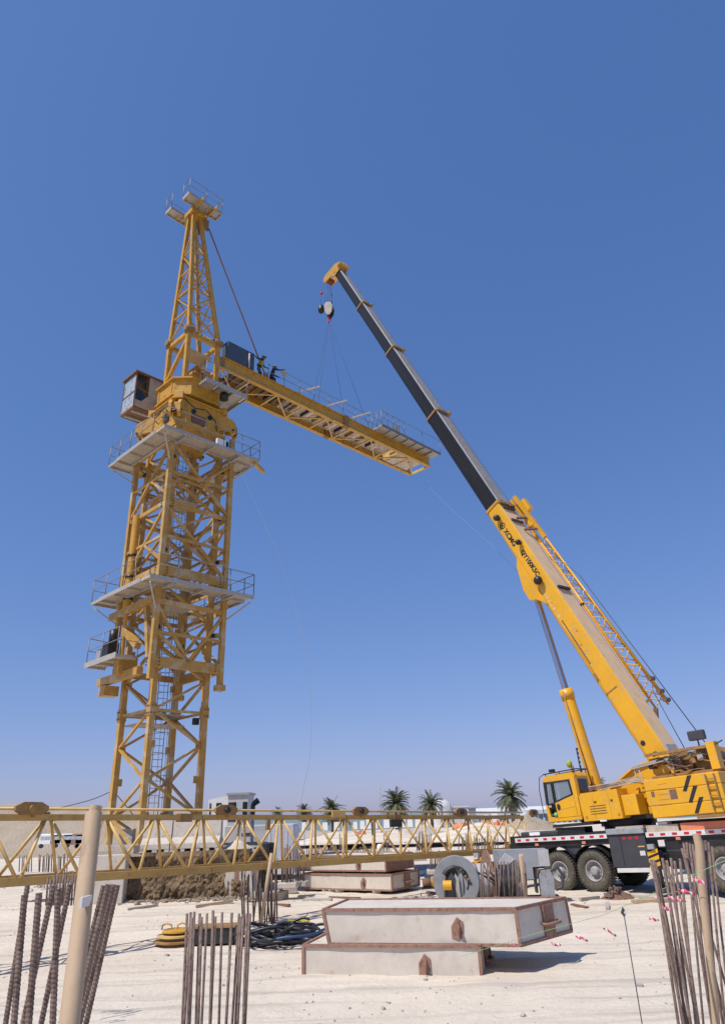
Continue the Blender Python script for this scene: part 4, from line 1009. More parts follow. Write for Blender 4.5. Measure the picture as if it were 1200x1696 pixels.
# make a right-handed basis: x=bd, y=by', z=bz
yb = bz.cross(bd).normalized()
bsign = 1 if yb.dot(by) > 0 else -1
BR = Matrix((bd, yb, bz)).transposed()
MWi = (Matrix.Translation(MO) @ mrot.to_4x4()).inverted()
BM = MWi @ (Matrix.Translation(FOOT) @ BR.to_4x4())
print('BOOM', FOOT, HEAD, BL, 'sign', bsign)
def bpart(name, label=None):
    o = bpy.data.objects.new(name, None); COL.objects.link(o); o.parent = mc; o.matrix_local = BM
    if label: o['label'] = label
    return o
S = bsign  # +y*S is the camera side
def boom_prof(w, h, r=.18):
    """polygon (y,z): flat top with chamfers and a rounded underside"""
    p = [(-w/2, h/2-.06), (-w/2+.06, h/2), (w/2-.06, h/2), (w/2, h/2-.06)]
    n = 8
    for k in range(n+1):
        a = math.pi*k/n; p.append((w/2*math.cos(a), -h/2+.28*h-.28*h*math.sin(a)))
    return p
def boom_tube(b, x0, x1, w, h, w1=None, h1=None, zoff=0, zoff1=None):
    pr = boom_prof(w, h); pr1 = boom_prof(w1 or w, h1 or h); n = len(pr); zoff1 = zoff if zoff1 is None else zoff1
    vs = [V(x0, p[0], p[1]+zoff) for p in pr]+[V(x1, p[0], p[1]+zoff1) for p in pr1]
    b.add(vs, [tuple(range(n)), tuple(reversed(range(n, 2*n)))]+[(i, (i+1) % n, n+(i+1) % n, n+i) for i in range(n)])
    return b
def two_tone(name, x0, x1, w, h, mside, mtop, parent, **k):
    o = boom_tube(MB(), x0, x1, w, h, **k).emit(name, mside, parent)
    o.data.materials.append(M[mtop]); o.data.materials.append(M['edge' if mside == 'boomblack' else mside])
    for f in o.data.polygons:
        if f.normal.z > .9 and abs(f.normal.x) < .5: f.material_index = 1
        elif f.normal.z > .45 and abs(f.normal.x) < .5: f.material_index = 2
    return o
bs = bpart('boom')
Lb = 14.1
BW, BH = 1.2, 1.02
two_tone('base_section', -.55, Lb, BW, BH, 'crane', 'dusty', bs)
secs = [(.92, 1.02), (.80, .92), (.69, .82), (.58, .72)]
xs_ = [Lb, Lb+.225*(BL-Lb)*1.32, Lb+.545*(BL-Lb), Lb+.795*(BL-Lb), BL]
xs_ = [Lb, Lb+(BL-Lb)*.30, Lb+(BL-Lb)*.565, Lb+(BL-Lb)*.79, BL-.25]
for k in range(4):
    w, h = secs[k]
    two_tone('telescopic_section', xs_[k]-.3, xs_[k+1], w, h, 'boomblack', 'boomgrey', bs)
for k in range(4):
    w, h = (BW, BH) if k == 0 else secs[k-1]; x = xs_[k]
    mm = 'crane' if k == 0 else 'lug'
    boom_tube(MB(), x-.10, x+.03, w+.08, h+.08).emit('boom_collar', mm if k else 'upper', bs)
    MB().b2((x-.2, -w/2-.02, h/2+.04), (x-.02, w/2+.04, h/2+.13)).emit('collar_bracket', 'lug', bs)
    MB().b2((x-.28, S*(-w/2-.1), h/2-.05), (x-.06, S*(-w/2+.1), h/2+.2)).emit('collar_bracket', 'lug', bs)
# foot lugs, cylinder bracket
for s in (-1, 1): MB().tube((-.1, s*(BW/2), 0), (-.1, s*(BW/2+.16), 0), .3, 20).emit('foot_pin', 'crane', bs)
for x, z, r in ((1.05, -.12, .1), (.45, .06, .13)): MB().tube((x, S*(BW/2-.02), z), (x, S*(BW/2+.012), z), r, 16).emit('pin_hole', 'black', bs)
cyx = 9.05
MB().prism([(cyx-1.0, 0), (cyx+1.9, 0), (cyx+1.5, -.3), (cyx+.35, -.66), (cyx-.25, -.66), (cyx-.45, -.35)], (0, BW+.04, 0), (0, -BW/2-.02, -BH/2+.25), (1, 0, 0), (0, 0, 1)).emit('cylinder_bracket', 'crane', bs)
# knobs (rope guide rollers) on the camera side
for x, z, r in ((Lb-4.95, .06, .20), (Lb-2.75, .30, .13), (Lb-.85, .06, .16)):
    q = MB(); q.tube((x, S*BW/2, z), (x, S*(BW/2+.2), z), r*.6, 14); q.lathe([(0, 0), (r, 0), (r*1.05, .08), (r*.8, .17), (r*.35, .22), (0, .22)], (x, S*(BW/2+.14), z), (0, S, 0), 18)
    q.emit('guide_roller', 'black', bs)
# lettering
def text(body, size, x, z, m, parent, y, name='lettering', flip=False, ext=.004):
    cu = bpy.data.curves.new(name, 'FONT'); cu.body = body; cu.size = size; cu.extrude = ext; cu.offset = .035*size; cu.resolution_u = 3
    cu.materials.append(M[m]); cu.align_y = 'CENTER'
    o = bpy.data.objects.new(name, cu); COL.objects.link(o); o.parent = parent
    # text reads from the head of the boom down to its foot: text x = -boom x, text y = +boom z
    ex = Vector((-1, 0, 0)); ez = Vector((0, S, 0)); ey = ez.cross(ex)
    o.parent = None
    me = bpy.data.meshes.new_from_object(o.evaluated_get(bpy.context.evaluated_depsgraph_get())); bpy.data.objects.remove(o)
    o = bpy.data.objects.new(name, me); COL.objects.link(o); o.parent = parent
    o.matrix_local = Matrix.Translation((x, y, z)) @ Matrix((ex, ey, ez)).transposed().to_4x4()
    return o
ty = S*(BW/2+.003)
text('XCMG', .36, Lb-1.58, -.02, 'black', bs, ty)
text('QY100K5C', .33, Lb-3.1, .12, 'black', bs, ty)
text('XCMG TELESCOPIC TRUCK CRANE', .125, 7.9, -.3, 'black', bs, ty) if False else None
rgm = MB(); rgm.lathe([(.12, 0), (.17, 0), (.17, .008), (.12, .008)], (Lb-1.3, S*(BW/2+.001), .0), (0, S, 0), 20, False)
rgm.prism([(0, .09), (.08, -.06), (-.08, -.06)], (0, S*.008, 0), (Lb-1.3, S*(BW/2+.001), .0), (1, 0, 0), (0, 0, 1)); rgm.emit('emblem', 'black', bs)
sm = MB()
random.seed(3); x = 9.0
for k in range(9): sm.b2((x-.15, S*(BW/2+.001), -.18+random.uniform(-.02, .02)), (x, S*(BW/2+.006), -.06)); x -= .21
sm.emit('small_lettering', 'jibpaint', bs)
sm = MB(); x = 7.0
for k in range(22): sm.b2((x-.075, S*(BW/2+.001), -.16), (x, S*(BW/2+.006), -.10)); x -= .105
sm.emit('small_lettering', 'darkgrey', bs)
MB().b2((3.3, S*(BW/2-.01), -.3), (3.36, S*(BW/2+.012), .3)).emit('weld_seam', 'lug', bs)
for x, z in ((6.2, .2), (5.6, .0)): MB().box((x, S*BW/2, z), (.06, .03, .06)).emit('rivet', 'lug', bs)
MB().b2((4.0, S*(BW/2+.002), -.3), (4.3, S*(BW/2+.03), -.22)).emit('hose_clamp', 'lug', bs)
ln = MB(); ln.tube((3.9, S*(BW/2+.015), -.2), (8.2, S*(BW/2+.015), -.2), .012, 5); ln.emit('side_pipe', 'crane', bs)
for x in (8.35,): MB().b2((x, -.45, BH/2+.02), (x+.12, .45, BH/2+.12)).emit('rope_roller', 'black', bs)
for x in (13.6, 12.7): MB().b2((x, -.4, BH/2+.02), (x+.1, .5, BH/2+.1)).emit('rope_roller', 'darkgrey', bs)
MB().b2((0.3, -.3, BH/2+.0), (.6, .45, BH/2+.05)).emit('foot_plate', 'grey', bs)
# boom head
hd = bpart('boom_head')
for s in (-1, 1):
    MB().prism([(BL-.5, .5), (BL+.25, .55), (BL+.45, .25), (BL+.75, -.95), (BL+.55, -1.35), (BL+.2, -1.3), (BL-.05, -.55), (BL-.5, -.35)], (0, .06, 0), (0, s*.34-.03, 0), (1, 0, 0), (0, 0, 1)).emit('head_cheek', 'upper', hd)
for k in range(5): MB().lathe([(0, 0), (.28, 0), (.24, .03), (.28, .06), (0, .06)], (BL+.42, -.27+k*.11, -1.05), (0, 1, 0), 20, False).emit('head_sheave', 'rust' if k % 2 else 'orange', hd)
for k in range(4): MB().lathe([(0, 0), (.24, 0), (.21, .03), (.24, .06), (0, .06)], (BL+.0, -.2+k*.11, .55), (0, 1, 0), 18, False).emit('top_sheave', 'rust' if k % 2 else 'orange', hd)
MB().b2((BL-.3, -.45, .4), (BL-.1, .5, .75)).emit('head_bracket', 'upper', hd)
MB().b2((BL+.5, -.1, .05), (BL+.75, .1, .35)).emit('wind_gauge', 'black', hd)
# lifting cylinder
lc = part('lift_cylinder', mc)
P0 = (ss @ V(1.0, 0, 2.75)); P1 = BM @ V(cyx, 0, -.85)
mid = P0.lerp(P1, .52)
MB().tube(P0, mid, .26, 24).emit('cylinder_barrel', 'crane', lc)
d_ = (P1-P0).normalized()
MB().lathe([(.26, 0), (.30, 0), (.30, .42), (.26, .42), (.16, .42)], mid-d_*.4, d_, 24).emit('gland_nut', 'crane', lc)
MB().tube(mid, P1, .15, 24).emit('cylinder_rod', 'chrome', lc)
vd = MB(); vv = d_.cross(V(0, 1, 0)).normalized(); sd_ = V(0, 1, 0)
vd.path([mid-d_*.1+sd_*.3, mid-d_*2+sd_*.31, P0+d_*.6+sd_*.3], .025, 6); vd.emit('oil_pipe', 'lug', lc)
# lattice fly jib folded beside the boom
fj = bpart('folded_fly_jib')
ye = -S*(BW/2+.2)
def fp(x, dy, dz): return V(x, ye-S*dy, .35+dz)
x_a, x_b = 2.2, Lb-2.6
chd = [(0, .55), (0, -.05), (.6, .25)]
def cpos(c, x):
    t = (x-x_a)/(x_b-x_a); k = 1-.45*max(0, t-.1); return fp(x, c[0]*k, c[1]*k+.25)
for c in chd: MB().tube(cpos(c, x_a), cpos(c, x_b), .05, 8).emit('fly_jib_chord', 'crane', fj)
nb = 11
for i in range(nb):
    xa = x_a+(x_b-x_a)*i/nb; xb = x_a+(x_b-x_a)*(i+1)/nb; xm = (xa+xb)/2
    for (a, b) in ((0, 1), (1, 2), (2, 0)):
        MB().tube(cpos(chd[a], xa), cpos(chd[b], xm), .024, 6).emit('fly_jib_brace', 'crane', fj)
        MB().tube(cpos(chd[b], xm), cpos(chd[a], xb), .024, 6).emit('fly_jib_brace', 'crane', fj)
MB().bar(cpos(chd[0], x_b), V(Lb+.1, -S*.35, BH/2+.5), .16, .2).emit('fly_jib_head', 'crane', fj)
MB().bar(cpos(chd[1], x_b), V(Lb+.1, -S*.35, BH/2+.25), .12, .14).emit('fly_jib_head', 'crane', fj)
for x in (Lb-.2, Lb-1.1, Lb-1.9): MB().bar((x, -S*.1, BH/2+.05), (x-.15, -S*.75, BH/2+.45), .09, .1).emit('jib_bracket', 'rust' if x < Lb-1 else 'lug', fj)
MB().tube((Lb-1.5, -S*.85, BH/2+.3), (Lb-1.5, -S*.55, BH/2+.3), .24, 16).emit('jib_sheave', 'crane', fj)
MB().b2((Lb-.9, -S*.9, BH/2+.2), (Lb-.2, -S*.6, BH/2+.75)).emit('jib_pulley_block', 'crane', fj)
for x in (x_a, x_a+.4, x_a+1.0): MB().tube(cpos(chd[0], x)+V(0, S*.2, 0), cpos(chd[0], x)+V(0, -S*.15, 0), .1, 12).emit('jib_sheave', 'rust', fj)
MB().bar(cpos(chd[1], x_a), cpos(chd[1], x_a)+V(-.5, 0, -.35), .1, .16).emit('jib_hook_arm', 'rust', fj)
MB().bar((x_a+.3, -S*.45, BH/2), cpos(chd[1], x_a+.4), .1, .12).emit('jib_bracket', 'lug', fj)
MB().bar((7.5, -S*.45, BH/2-.1), cpos(chd[1], 7.6), .1, .12).emit('jib_bracket', 'black', fj)
lt = MB()
for s in (0, .3): lt.tube((x_a+.6, -S*(BW/2+.05+s), BH/2+.02), (x_b+.6, -S*(BW/2+.05+s), BH/2+.02), .03, 6)
for i in range(30):
    x = x_a+.7+i*(x_b-x_a)/30; lt.tube((x, -S*(BW/2+.05), BH/2+.02), (x, -S*(BW/2+.35), BH/2+.02), .018, 5)
lt.emit('boom_ladder', 'crane', fj)
# ropes
HM = Matrix.Translation(FOOT) @ BR.to_4x4()
rp = part('hoist_rope', mc)
W0 = MW @ V(-4.0, .1, 4.35); W1 = MW @ V(-3.1, .1, 4.35)
for a, b in ((MWi @ W0, BM @ V(8.5, -S*.2, BH/2+.95)), (MWi @ W1, BM @ V(x_a+.5, -S*.5, BH/2+.5))):
    MB().tube(a, b, .018, 6).emit('rope', 'rope', rp)
MB().path([BM @ V(8.5, -S*.2, BH/2+.95), BM @ V(9.6, -S*.3, BH/2+.6), BM @ V(11.0, -S*.3, BH/2+.36), BM @ V(Lb+.2, -S*.1, BH/2+.22), BM @ V(BL-.1, .0, .55)], .012, 6).emit('rope', 'rope', rp)
# ---- hook block and falls
SH = HM @ V(BL+.42, 0, -1.3)
print('sheave', SH)
HKz = atY(546, 512, SH.y).z
hb = thing('hook_block', 'pale sandy hook block with dark cheeks hanging below the black boom head', 'hook block', (SH.x, SH.y, HKz))
MB().prism([(-.28, .25), (-.12, .52), (.2, .52), (.34, .2), (.28, -.35), (.12, -.62), (-.1, -.62), (-.24, -.3)], (0, .12, 0), (0, -.24, -.0), (1, 0, 0), (0, 0, 1)).emit('cheek_plate', 'ballast', hb)
MB().prism([(-.22, .2), (-.1, .42), (.26, .42), (.42, .1), (.36, -.4), (.16, -.75), (-.06, -.75), (-.2, -.3)], (0, .14, 0), (.06, .1, 0), (1, 0, 0), (0, 0, 1)).emit('cheek_plate', 'black', hb, label='dark rear cheek plate of the block')
for k in range(3): MB().lathe([(0, 0), (.27, 0), (.23, .03), (.27, .06), (0, .06)], (0.03, -.1+k*.08, .08), (0, 1, 0), 18, False).emit('block_sheave', 'rust', hb)
hk = MB(); hk.tube((0.05, 0, -.7), (.05, 0, -.9), .07, 10)
hk.path([V(.05+.13*math.sin(t), 0, -1.03+.13*math.cos(t)) for t in [R(a) for a in range(0, 290, 24)]], .045, 8, rs=[.055]*9+[.045, .035, .025, .015][:4]); hk.emit('hook', 'red', hb)
for k, dxx in enumerate((-.5, -.2, .02, .2, .3)): 
    if k: MB().tube((dxx*.9, -.1+.05*k, .3), (dxx, -.1+.05*k, SH.z-HKz), .012, 6).emit('rope', 'rope', hb)
MB().tube((-.52, 0, .3), (-.46, 0, SH.z-HKz), .01, 6).emit('rope', 'rope', hb)
wtm = MB(); wtm.lathe([(.05, -.35), (.2, -.25), (.24, 0), (.2, .3), (.08, .42)], (-.52, 0, 0), (0, 0, 1), 12); wtm.emit('trip_weight', 'black', hb)
MB().sphere((-.48, 0, 1.55), .12, 10, 6).emit('trip_tag', 'red', hb)
MB().tube((.3, .1, .3), (.3, .1, 1.5), .03, 6).emit('rope_socket', 'black', hb)
HOOK = Vector((SH.x+.05, SH.y, HKz-1.1))
print('HOOK', HOOK)
# slings to the counter jib
def sling(tgt, m, lab, r=.025):
    o = MB().path([(0, 0, 0), Vector(tgt)-HOOK], r, 6).emit('lifting_sling', m)
    o.location = HOOK; tag(o, lab, 'sling', 'slings from the hook to the counter jib'); return o
def on_girder(px, py, s):
    """point on girder top nearest to a pixel column"""
    best = None
    for i in range(400):
        q = up_w(x0+(x1-x0)*i/399, s*hw, top); d = q-Vector((0, 0, CH)); z = d.dot(cF); x = CCX+CF*d.dot(cR)/z
        if best is None or abs(x-px) < best[0]: best = (abs(x-px), q)
    return best[1]
sling(on_girder(512, 0, 1), 'rope', 'leftmost grey sling from the hook to the far girder', .010)
sling(on_girder(527, 0, -1), 'rope', 'grey sling from the hook to the near girder, second from the left', .010)
sling(on_girder(576, 0, 1), 'blue_sling', 'dark blue sling from the hook to the far girder, second from the right', .010)
sling(on_girder(612, 0, -1), 'blue_sling', 'rightmost dark blue sling running down to the near girder beside the walkway', .010)
#@@JIB
# ============================================================ jib lying across the foreground
z0_ = 17.7
def jibpt(t, y):   # point on the jib line at node parameter t, picture row y
    X = (80.8+104.19*t)/(1+.06*t); zc = z0_*(1+.06*t)
    return Vector((0, 0, CH))+ray(X, y)*zc
ja, jb = jibpt(0, 1354), jibpt(14, 1353.5)
jd = (jb-ja)/14.0
ba = jibpt(0, 1453)
jh = ja.z-ba.z
jl = Vector((jd.y, -jd.x, 0)).normalized()   # to the camera side
print('jib', ja, jb, jd.length, jh)
JR = Matrix((jd.normalized(), (-jl), jd.normalized().cross(-jl))).transposed()
jib = thing('lattice_jib', 'pale yellow triangular lattice jib lying horizontally across the whole site in front of the tower', 'crane jib', ja, JR)
jp = jd.length; hwj = .62; jh = jh*.995
T0, T1 = -2, 15
for s, nm in ((0, 'top_chord'), (-1, 'bottom_chord'), (1, 'bottom_chord')):
    for (a, b) in ((T0, 3.0), (3.0, 8.5), (8.5, T1)):
        if s == 0: MB().bar(((a*jp)+.01, 0, 0), (b*jp-.01, 0, 0), .13, .15).emit(nm, 'jibchord', jib)
        else: MB().bar((a*jp+.01, s*hwj, -jh), (b*jp-.01, s*hwj, -jh), .14, .18).emit(nm, 'jibchord', jib)
for i in range(T0, T1+1):
    for s in (-1, 1):
        for q in (-.5, .5):
            if T0 <= i+q <= T1: MB().tube((i*jp+q*.18, s*.03, -.06), ((i+q)*jp-q*.12, s*(hwj-.02), -jh+.08), .043, 8).emit('web_brace', 'jibpaint', jib)
    if i < T1:
        MB().tube(((i+.5)*jp, -hwj, -jh), ((i+.5)*jp, hwj, -jh), .03, 8).emit('cross_tube', 'jibpaint', jib)
        MB().tube(((i+.5)*jp, -hwj, -jh), ((i+1.5)*jp if i < T1-1 else (i+1)*jp, hwj, -jh), .026, 6).emit('diagonal_tube', 'jibpaint', jib)
# pendant bars along the top with their lug joints
MB().tube((T0*jp, -.0, .2), (T1*jp, 0, .2), .035, 8).emit('pendant_bar', 'jibpaint', jib)
def node_at_px(px): return (px-80.8)/(104.19-.06*px)
for px in (47, 370, 593, 760, 880):
    t = node_at_px(px)*jp; k = 1.0
    MB().prism([(-.42, -.05), (-.26, -.14), (.26, -.14), (.42, -.05), (.42, .05), (.22, .15), (-.22, .15), (-.42, .05)], (0, .1, 0), (t, -.16, .2), (1, 0, 0), (0, 0, 1)).emit('pendant_lug', 'lug', jib)
    MB().tube((t, -.24, .2), (t, .1, .2), .09, 14).emit('lug_pin', 'black' if px > 300 else 'lug', jib)
    MB().b2((t+.03, -.08, .0), (t+.12, .06, .12)).emit('lug_saddle', 'lug', jib)
for px in (305, 655): 
    t = node_at_px(px)*jp; MB().b2((t-.22, -.1, -.12), (t+.22, .1, .1)).emit('chord_splice', 'lug', jib)
for px, h_ in ((440, .32),):
    t = node_at_px(px)*jp; MB().b2((t-.06, -.16, -h_-.05), (t+.07, -.08, -.06)).emit('hanging_bracket', 'lug', jib)
t = node_at_px(652)*jp; MB().b2((t-.4, -.2, -.34), (t+.25, -.1, -.09)).emit('trolley_plate', 'black', jib)
t = node_at_px(560)*jp; MB().b2((t-.4, -.1, -.0), (t+.25, -.06, .22)).emit('name_plate', 'jibpaint', jib)
# trestles carrying the jib (outside and behind other things)
for tt_ in (-1.6, 14.4):
    p = ja+jd*tt_+V(0, 0, -jh-.09); o = thing('timber_trestle', 'stack of timber beams carrying the '+('left' if tt_ < 0 else 'far right')+' end of the lattice jib', 'trestle', (p.x, p.y, 0), math.atan2(jd.y, jd.x), 'timber trestles under the jib')
    hh = p.z; k = 0; z = 0.0
    while z < hh-.01:
        dz = min(.2, hh-z)
        if k % 2 == 0:
            for y in (-.6, .6): MB().b2((-.55, y-.1, z), (.55, y+.1, z+dz)).emit('beam', 'pipe', o)
        else:
            for x in (-.35, .35): MB().b2((x-.1, -.8, z), (x+.1, .8, z+dz)).emit('beam', 'pipe', o)
        z += dz; k += 1
#@@SITE
# ============================================================ site objects
# pipe post in the foreground
pa_, pb_ = atY(155.5, 1348, 3.05), atY(130, 1567, 2.85)
dd = (pb_-pa_); base = pa_+dd*((0-pa_.z)/dd.z)
pp = thing('pipe_post', 'leaning sand coloured pipe post with a narrower spigot top, left of the tower', 'post', base)
MB().path([V(0, 0, 0), (pa_-base)*.5, pa_-base], .0325, 24).emit('pipe', 'pipe', pp)
ta = atY(160, 1334, 3.05)
MB().path([pa_-base-(dd.normalized()*-.01), ta-base], .0235, 20).emit('spigot', 'pipe', pp)
st = atY(141.5, 1493, 2.86)
MB().box(st-base, (.012, .09, .032)).emit('tape_patch', 'tape', pp)
# ribbed rebar in the foreground
def ribbed(a, b, r):
    a = Vector(a); b = Vector(b); L = (b-a).length; n = int(L/.0085); pts = []; rs = []
    for i in range(n+1):
        pts.append(a.lerp(b, i/n)); rs.append(r*(1.09 if i % 2 else .93))
    m = MB().path(pts, r, 8, rs); m.sm = [False]*len(m.sm); return m
near = [(46, 1466, 30, 4.1, .0155), (41, 1482, 34, 3.6, .0155), (65, 1479, 58, 3.4, .0165), (89, 1467, 67, 3.7, .0155), (97, 1472, 93, 3.5, .016), (116, 1465, 95, 3.9, .0155),
        (172, 1467, 147, 3.9, .0155), (180, 1465, 155, 3.7, .016), (188, 1465, 163, 3.8, .016), (195, 1466, 172, 4.0, .0155)]
c0 = thing('starter_bars', 'thick ribbed rusty bars standing either side of the leaning pipe post', 'rebar', (-1.4, 3.7, 0), group='rusty starter bars standing out of the ground')
for xt, yt, xb, Y, r in near:
    a = atY(xt, yt, Y); b = atY(xb, 1567, Y); d = b-a; q = a+d*((0.02-a.z)/d.z)
    ribbed(q-Vector((-1.4, 3.7, 0)), a-Vector((-1.4, 3.7, 0)), r*random.uniform(.78, .9)).emit('rebar', 'rebar', c0)
def bars(label, items, r, foot=None, m='rebar', jitter=0):
    """items: (xtop, ytop, xbottom, ybottom, Y)"""
    pts = []
    for xt, yt, xb, yb, Y in items:
        a = atY(xt, yt, Y); b = atY(xb, yb, Y); d = b-a; q = a+d*((0.0-a.z)/d.z) if yb >= 1560 else b
        if q.z < -.05: q = a+d*((0-a.z)/d.z)
        pts.append((a, q))
    o0 = sum((q for a, q in pts), Vector())/len(pts); o0.z = min(q.z for a, q in pts)
    t = thing('starter_bars', label, 'rebar', o0, group='rusty starter bars standing out of the ground')
    for a, q in pts: MB().path([q-o0, (q-o0).lerp(a-o0, .5)+V(random.uniform(-jitter, jitter), random.uniform(-jitter, jitter), 0), a-o0], r, 6).emit('rebar', m, t)
    if foot:
        h = foot
        xs2 = [q.x-o0.x for a, q in pts]; ys2 = [q.y-o0.y for a, q in pts]
        MB().b2((min(xs2)-.15, min(ys2)-.2, -.1), (max(xs2)+.15, max(ys2)+.2, h), .02).emit('footing', 'concrete', t)
    return t
random.seed(11)
# centre-front cluster
it = []
for (x, y) in ((310, 1513), (316, 1511), (322, 1510), (331, 1513), (343, 1513), (353, 1508), (368, 1511), (384, 1512), (396, 1513), (403, 1515), (409, 1513), (414, 1513), (318, 1520), (334, 1519), (357, 1518), (399, 1518)):
    it.append((x, y, x-1.5-random.random()*2, 1568, 8.0+random.random()*1.6))
bars('upright rusty bars at the bottom edge, left of the black hoses', it, .016)
# middle cluster
it = []
for (x, y, xb) in ((401, 1436, 402), (406, 1437, 405), (412, 1448, 411), (419, 1440, 420), (424, 1432, 430), (428, 1440, 419), (433, 1440, 432), (437, 1450, 438), (441, 1438, 447), (446, 1442, 441), (451, 1436, 451), (455, 1440, 453), (458, 1436, 459), (459, 1422, 455), (450, 1446, 449)):
    it.append((x, y, xb, 1529+random.random()*4, 24.3+random.random()*.9))
bars('tall rusty bars rising from a small footing in front of the white container', it, .027, .05, jitter=.04)
bars('pale stake leaning among the tall rusty bars', [(449, 1414, 445, 1500, 24.2)], .05, m='pipe') if False else None
stk = MB(); a = atY(450, 1413, 24.0); b = atY(443, 1447, 24.0); q = a+(b-a)*((0-a.z)/((b-a).z)); q.x = a.x-.3
stk.path([(0, 0, 0), a-Vector((q.x, q.y, 0))], .055, 8, rs=[.05, .06]); o = stk.emit('wooden_stake', 'pipe'); o.location = (q.x, q.y, 0); tag(o, 'pale wooden stake standing among the tall rusty bars', 'stake')
# cluster beside the winch
it = []
for (x, y, xb) in ((796, 1427, 798), (800, 1428, 801), (806, 1428, 812), (812, 1427, 806), (818, 1428, 822), (823, 1424, 827), (829, 1427, 824), (834, 1426, 836), (840, 1428, 843), (848, 1427, 847), (853, 1425, 856), (857, 1426, 857), (861, 1425, 868), (864, 1426, 862), (868, 1428, 872)):
    it.append((x, y, xb, 1500, 24.5+random.random()*.8))
bars('rusty bars standing in front of the grey winch drum', it, .025, .03, jitter=.03)
stk = MB(); a = atY(862, 1416, 24.2); q = atZ(872, 1512, 0); stk.path([(0, 0, 0), a-q], .06, 8, rs=[.05, .07]); o = stk.emit('wooden_stake', 'pipe'); o.location = q; tag(o, 'pale wooden stake leaning on the bars before the winch', 'stake')
# right cluster
it = []
for (x, y, xb) in ((1077, 1424, 1106), (1081, 1424, 1103), (1084, 1428, 1112), (1096, 1421, 1121), (1103, 1425, 1130), (1110, 1421, 1127), (1116, 1426, 1137), (1125, 1422, 1139), (1088, 1440, 1109), (1100, 1432, 1118)):
    it.append((x, y, xb, 1568, 7.4+random.random()*.8))
bars('front group of leaning rusty bars at the right edge', it, .0135)
it = []
for (x, y, xb, yb) in ((1131, 1396, 1158, 1560), (1136, 1395, 1152, 1560), (1141, 1396, 1162, 1560), (1128, 1405, 1170, 1567), (1146, 1398, 1168, 1560), (1162, 1392, 1176, 1560), (1167, 1392, 1179, 1560), (1157, 1400, 1172, 1560), (1138, 1420, 1182, 1567), (1149, 1410, 1175, 1560), (1172, 1395, 1188, 1560), (1178, 1402, 1196, 1560)):
    it.append((x, y, xb, 1568, 8.6+random.random()*.9))
bars('taller rear group of rusty bars at the right edge beside the bent pipe', it, .0135)
# bent yellowish pipe standing in the right cluster
a = [atY(1152, 1381, 8.5), atY(1157, 1400, 8.5), atY(1160, 1450, 8.5), atY(1172, 1567, 8.5)]
o0 = a[-1]+(a[-1]-a[-2])*((a[-1].z)/((a[-2]-a[-1]).z)); 
pth = [V(0, 0, 0)]+[p-o0 for p in reversed(a)]
o = MB().path(pth, .045, 14, rs=[.036, .038, .044, .046, .04]).emit('bent_pipe', 'pipe'); o.location = o0; tag(o, 'bent sand coloured pipe rising above the rusty bars at the right edge', 'pipe')
# left mid-distance cluster
it = []
for k in range(16):
    x = 80+k*3.4+random.uniform(-1.5, 1.5); it.append((x, 1452+random.uniform(-8, 6), x-3+random.uniform(-2, 2), 1500, 13+random.random()))
bars('thin rusty bars behind the leaning pipe post under the lattice jib', it, .016, m='rebar')
it = []
for k in range(26):
    x = 34+k*3.1+random.uniform(-1.2, 1.2)
    if 55 < x < 62: continue
    it.append((x, 1418+random.uniform(-3, 3)-(0 if x < 60 else 2), x-1+random.uniform(-1, 1), 1444, 34+random.random()*.8))
bars('dense row of short rusty bars far behind the lattice jib at the left', it, .022, m='rebar', foot=.02)
# background clusters
def far_cluster(label, x0, x1, n, yt, yb, Y, r, m='rebar'):
    it = []
    for k in range(n):
        x = x0+(x1-x0)*k/max(1, n-1)+random.uniform(-1, 1); it.append((x, yt+random.uniform(-5, 5), x+random.uniform(-1, 1), yb+random.uniform(-1, 1), Y+random.random()*.5))
    bars(label, it, r, .08, m)
far_cluster('rusty bars just right of the white container', 466, 484, 9, 1402, 1464, 31, .028)
far_cluster('rusty bars between the container and the stacked ballast blocks', 489, 503, 7, 1410, 1462, 32, .028)
far_cluster('short dark bars behind the stacked ballast blocks, left side', 508, 560, 18, 1404, 1426, 47, .035)
far_cluster('short dark bars behind the stacked ballast blocks, right side', 585, 640, 16, 1403, 1426, 50, .035)
far_cluster('tall thin bars beyond the jib above the ballast stack', 562, 574, 5, 1384, 1420, 44, .03)
far_cluster('tall thin bars beyond the jib at centre right', 636, 644, 4, 1378, 1410, 56, .03)
far_cluster('mesh of thin bars between the ballast stack and the winch', 712, 738, 12, 1412, 1442, 36, .025)
far_cluster('grey bars below the dark mound at centre right', 690, 712, 9, 1380, 1410, 58, .04)
far_cluster('row of pale bars beneath the orange netting', 760, 824, 20, 1384, 1408, 60, .035)
